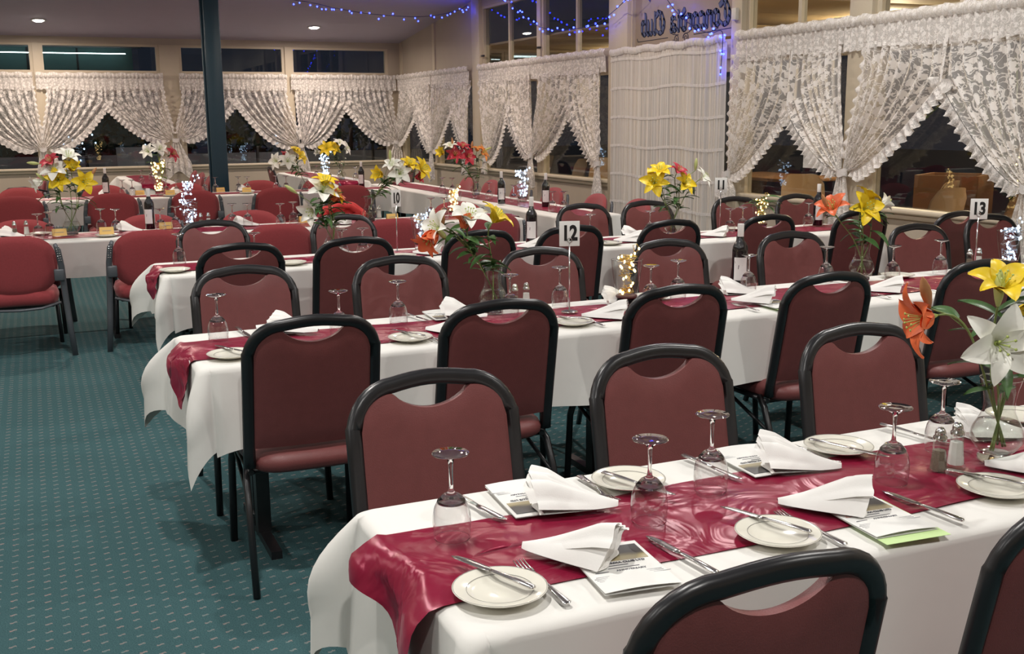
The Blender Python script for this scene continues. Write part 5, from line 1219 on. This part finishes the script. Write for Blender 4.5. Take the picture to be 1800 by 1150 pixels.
def frond(mb, a, L_, up, seed):
    rnd = random.Random(seed)
    for k in range(14):
        t = 0.15+0.85*k/13; r = L_*t; z = up*math.sin(t*2.1); c = Vector((r*math.cos(a), r*math.sin(a), z))
        for sd in (-1, 1):
            l = 0.16*(1-0.6*t); b = a+sd*1.0; e = c+Vector((l*math.cos(b), l*math.sin(b), 0.02-0.05*t)); w_ = Vector((math.cos(a), math.sin(a), 0))*0.010
            i = len(mb.v); mb.v += [tuple(c-w_), tuple(c+w_), tuple(e)]; mb.f.append([i, i+1, i+2]); mb.smooth.append(False)
    mb.tube([(L_*t*math.cos(a), L_*t*math.sin(a), up*math.sin(t*2.1)) for t in np.linspace(0, 1, 8)], 0.005, 4)
o = thing('potted_palm', 'potted palm outside in the dark beyond the window above number 13', 'plant', (8.15, 7.05, 0))
MB().lathe([(0.0, 0.0), (0.16, 0.0), (0.22, 0.42), (0.24, 0.42), (0.24, 0.46), (0.20, 0.46), (0.0, 0.42)], 18).build('pot', 'wood_dark', o)
for k in range(13):
    mb = MB(); frond(mb, k*2.4, 0.45+0.15*(k % 3), 0.60+0.16*((k*5) % 4), k); f_ = mb.build('frond', 'leaf_green', o, (0, 0, 0.55))
MB().tube([(0, 0, 0.42), (0.01, 0, 0.6)], 0.04, 8).build('trunk', 'wood_dark', o); o.scale = (1.3, 1.3, 1.3)
light_coil('few warm fairy lights hanging on the dark potted palm outside', (8.3, 7.1, 0.95), 'warm', n=8, rad=0.12, z0=0.0, z1=0.35, seed=77, big=1.5)
# beyond the back windows
fe = thing('garden_fence', 'low pale fence outside beyond the back windows', 'fence', (2.5, 26, 0))
for k in range(17): MB().box(-8+k*0.95, -8+k*0.95+0.9, -0.02, 0.02, 0.05, 0.85).build('fence_panel', 'fence_grey', fe)
for k in range(18): MB().box(-8.035+k*0.95, -7.985+k*0.95, -0.04, 0.04, -0.1, 1.0).build('fence_post', 'dark_metal', fe)
sb = thing('sandwich_board', 'white A-frame sandwich board outside, beyond window left of green post', 'sign', (1.95, 24.6, -0.08))
for s_ in (-1, 1):
    mb = MB(); mb.box(-0.28, 0.28, -0.012, 0.012, 0, 1.15); f_ = mb.build('board', 'fence_grey', sb, (0, s_*0.22, 0)); f_.rotation_euler[0] = s_*0.19
sh = thing('neighbour_shed', 'teal shed wall with lit gutter outside, upper left window', 'building', (-1.5, 31, -0.1))
MB().box(-7, 4.2, 0, 0.2, 0, 3.9).build('wall', 'shed_teal', sh)
MB().box(-7.2, 4.4, -0.35, 0.1, 3.62, 3.9).build('gutter', 'fence_grey', sh)
for k, (a, b_) in enumerate(((-4.5, 0.2), (0.5, 4.0))): MB().sweep([(a, -0.4, 3.55-0.1*k), (b_, -0.4, 3.55-0.1*k)], 0.03 if k == 0 else 0.012, 0.03 if k == 0 else 0.012, 8).build('light_tube', 'tube_glow', sh)
for k in range(9):
    MB().box(-6.8+k*1.2, -6.75+k*1.2, -0.02, 0.0, 0, 3.6).build('cladding_joint', 'dark_metal', sh)
for i, (x, y, s_) in enumerate(((-2.2, 27.5, 1.3), (0.3, 27.2, 1.2), (2.6, 27.6, 1.5), (5.2, 27.4, 1.4), (7.5, 27.0, 1.5))):
    rnd = random.Random(i); mb = MB()
    for k in range(420):
        a, b_ = rnd.random()*2*PI, math.acos(2*rnd.random()-1); r = s_*0.75*(0.75+0.3*rnd.random())
        c = Vector((r*math.sin(b_)*math.cos(a), r*math.sin(b_)*math.sin(a)*0.7, s_*0.8+r*0.85*math.cos(b_)))
        d = Vector((rnd.uniform(-1, 1), rnd.uniform(-1, 1), rnd.uniform(-1, 1))).normalized()*0.16; e = d.orthogonal().normalized()*0.07
        j = len(mb.v); mb.v += [tuple(c-d), tuple(c+e), tuple(c+d), tuple(c-e)]; mb.f.append([j, j+1, j+2, j+3]); mb.smooth.append(False)
    o = thing('garden_bush', 'dark bush in the night garden, %s from left behind the back windows' % ORD[i], 'bush', (x, y, -0.1), 0, 'dark bushes beyond the fence')
    mb.build('foliage', 'bush_green', o); mb2 = MB(); mb2.tube([(0, 0, 0), (0.03, 0, s_)], 0.05, 6); mb2.build('trunk', 'wood_dark', o)
for i, (x, y) in enumerate(((1.0, 25.9), (2.7, 25.9), (5.6, 25.9))):
    light_coil('tiny cool lights on the garden fence, %s cluster from left' % ORD[i], (x, y, 0.75), 'cool', n=9, rad=0.35, z0=0.0, z1=0.55, seed=90+i, big=3.0)
for i, x in enumerate((-0.6, 3.2, 5.6)):  # bollard lamps added to brighten the fence
    o = thing('added_garden_lamp', 'added bollard lamp lighting the garden fence, %s from left behind the back windows' % ORD[i], 'lamp', (x, 23.0, -0.08), 0, 'added garden bollard lamps')
    MB().lathe([(0.0, 0.0), (0.06, 0.0), (0.06, 0.02), (0.035, 0.03), (0.035, 0.50), (0.0, 0.50)], 12).build('post', 'dark_metal', o)
    MB().lathe([(0.03, 0.50), (0.034, 0.50), (0.034, 0.56), (0.0, 0.56)], 12).build('lens', 'lamp_glow', o)
    MB().lathe([(0.0, 0.56), (0.06, 0.56), (0.05, 0.60), (0.0, 0.61)], 12).build('cap', 'dark_metal', o)
    ld = bpy.data.lights.new('added_fence_light', 'POINT'); ld.energy = 22; ld.color = (1.0, 0.95, 0.88); ld.shadow_soft_size = 0.05
    lo = bpy.data.objects.new('added_fence_light', ld); COL.objects.link(lo); lo.location = (x, 23.0, 0.60)
# lit exit sign and bar lamps on the wall behind the camera, seen only as reflections
ex = thing('exit_sign', 'small lit green exit sign on the wall behind, reflected in back window', 'sign', (6.0, -3.5, 2.9))
MB().bbox(-0.2, 0.2, 0, 0.05, -0.1, 0.1, 0.008).build('box', 'exit_green', ex)
d = link('lettering', text_mesh('EXIT', 0.13, 'lettering', 'paper_white', 0.003), ex, (0, 0.052, 0)); d.rotation_euler = (PI/2, 0, PI)
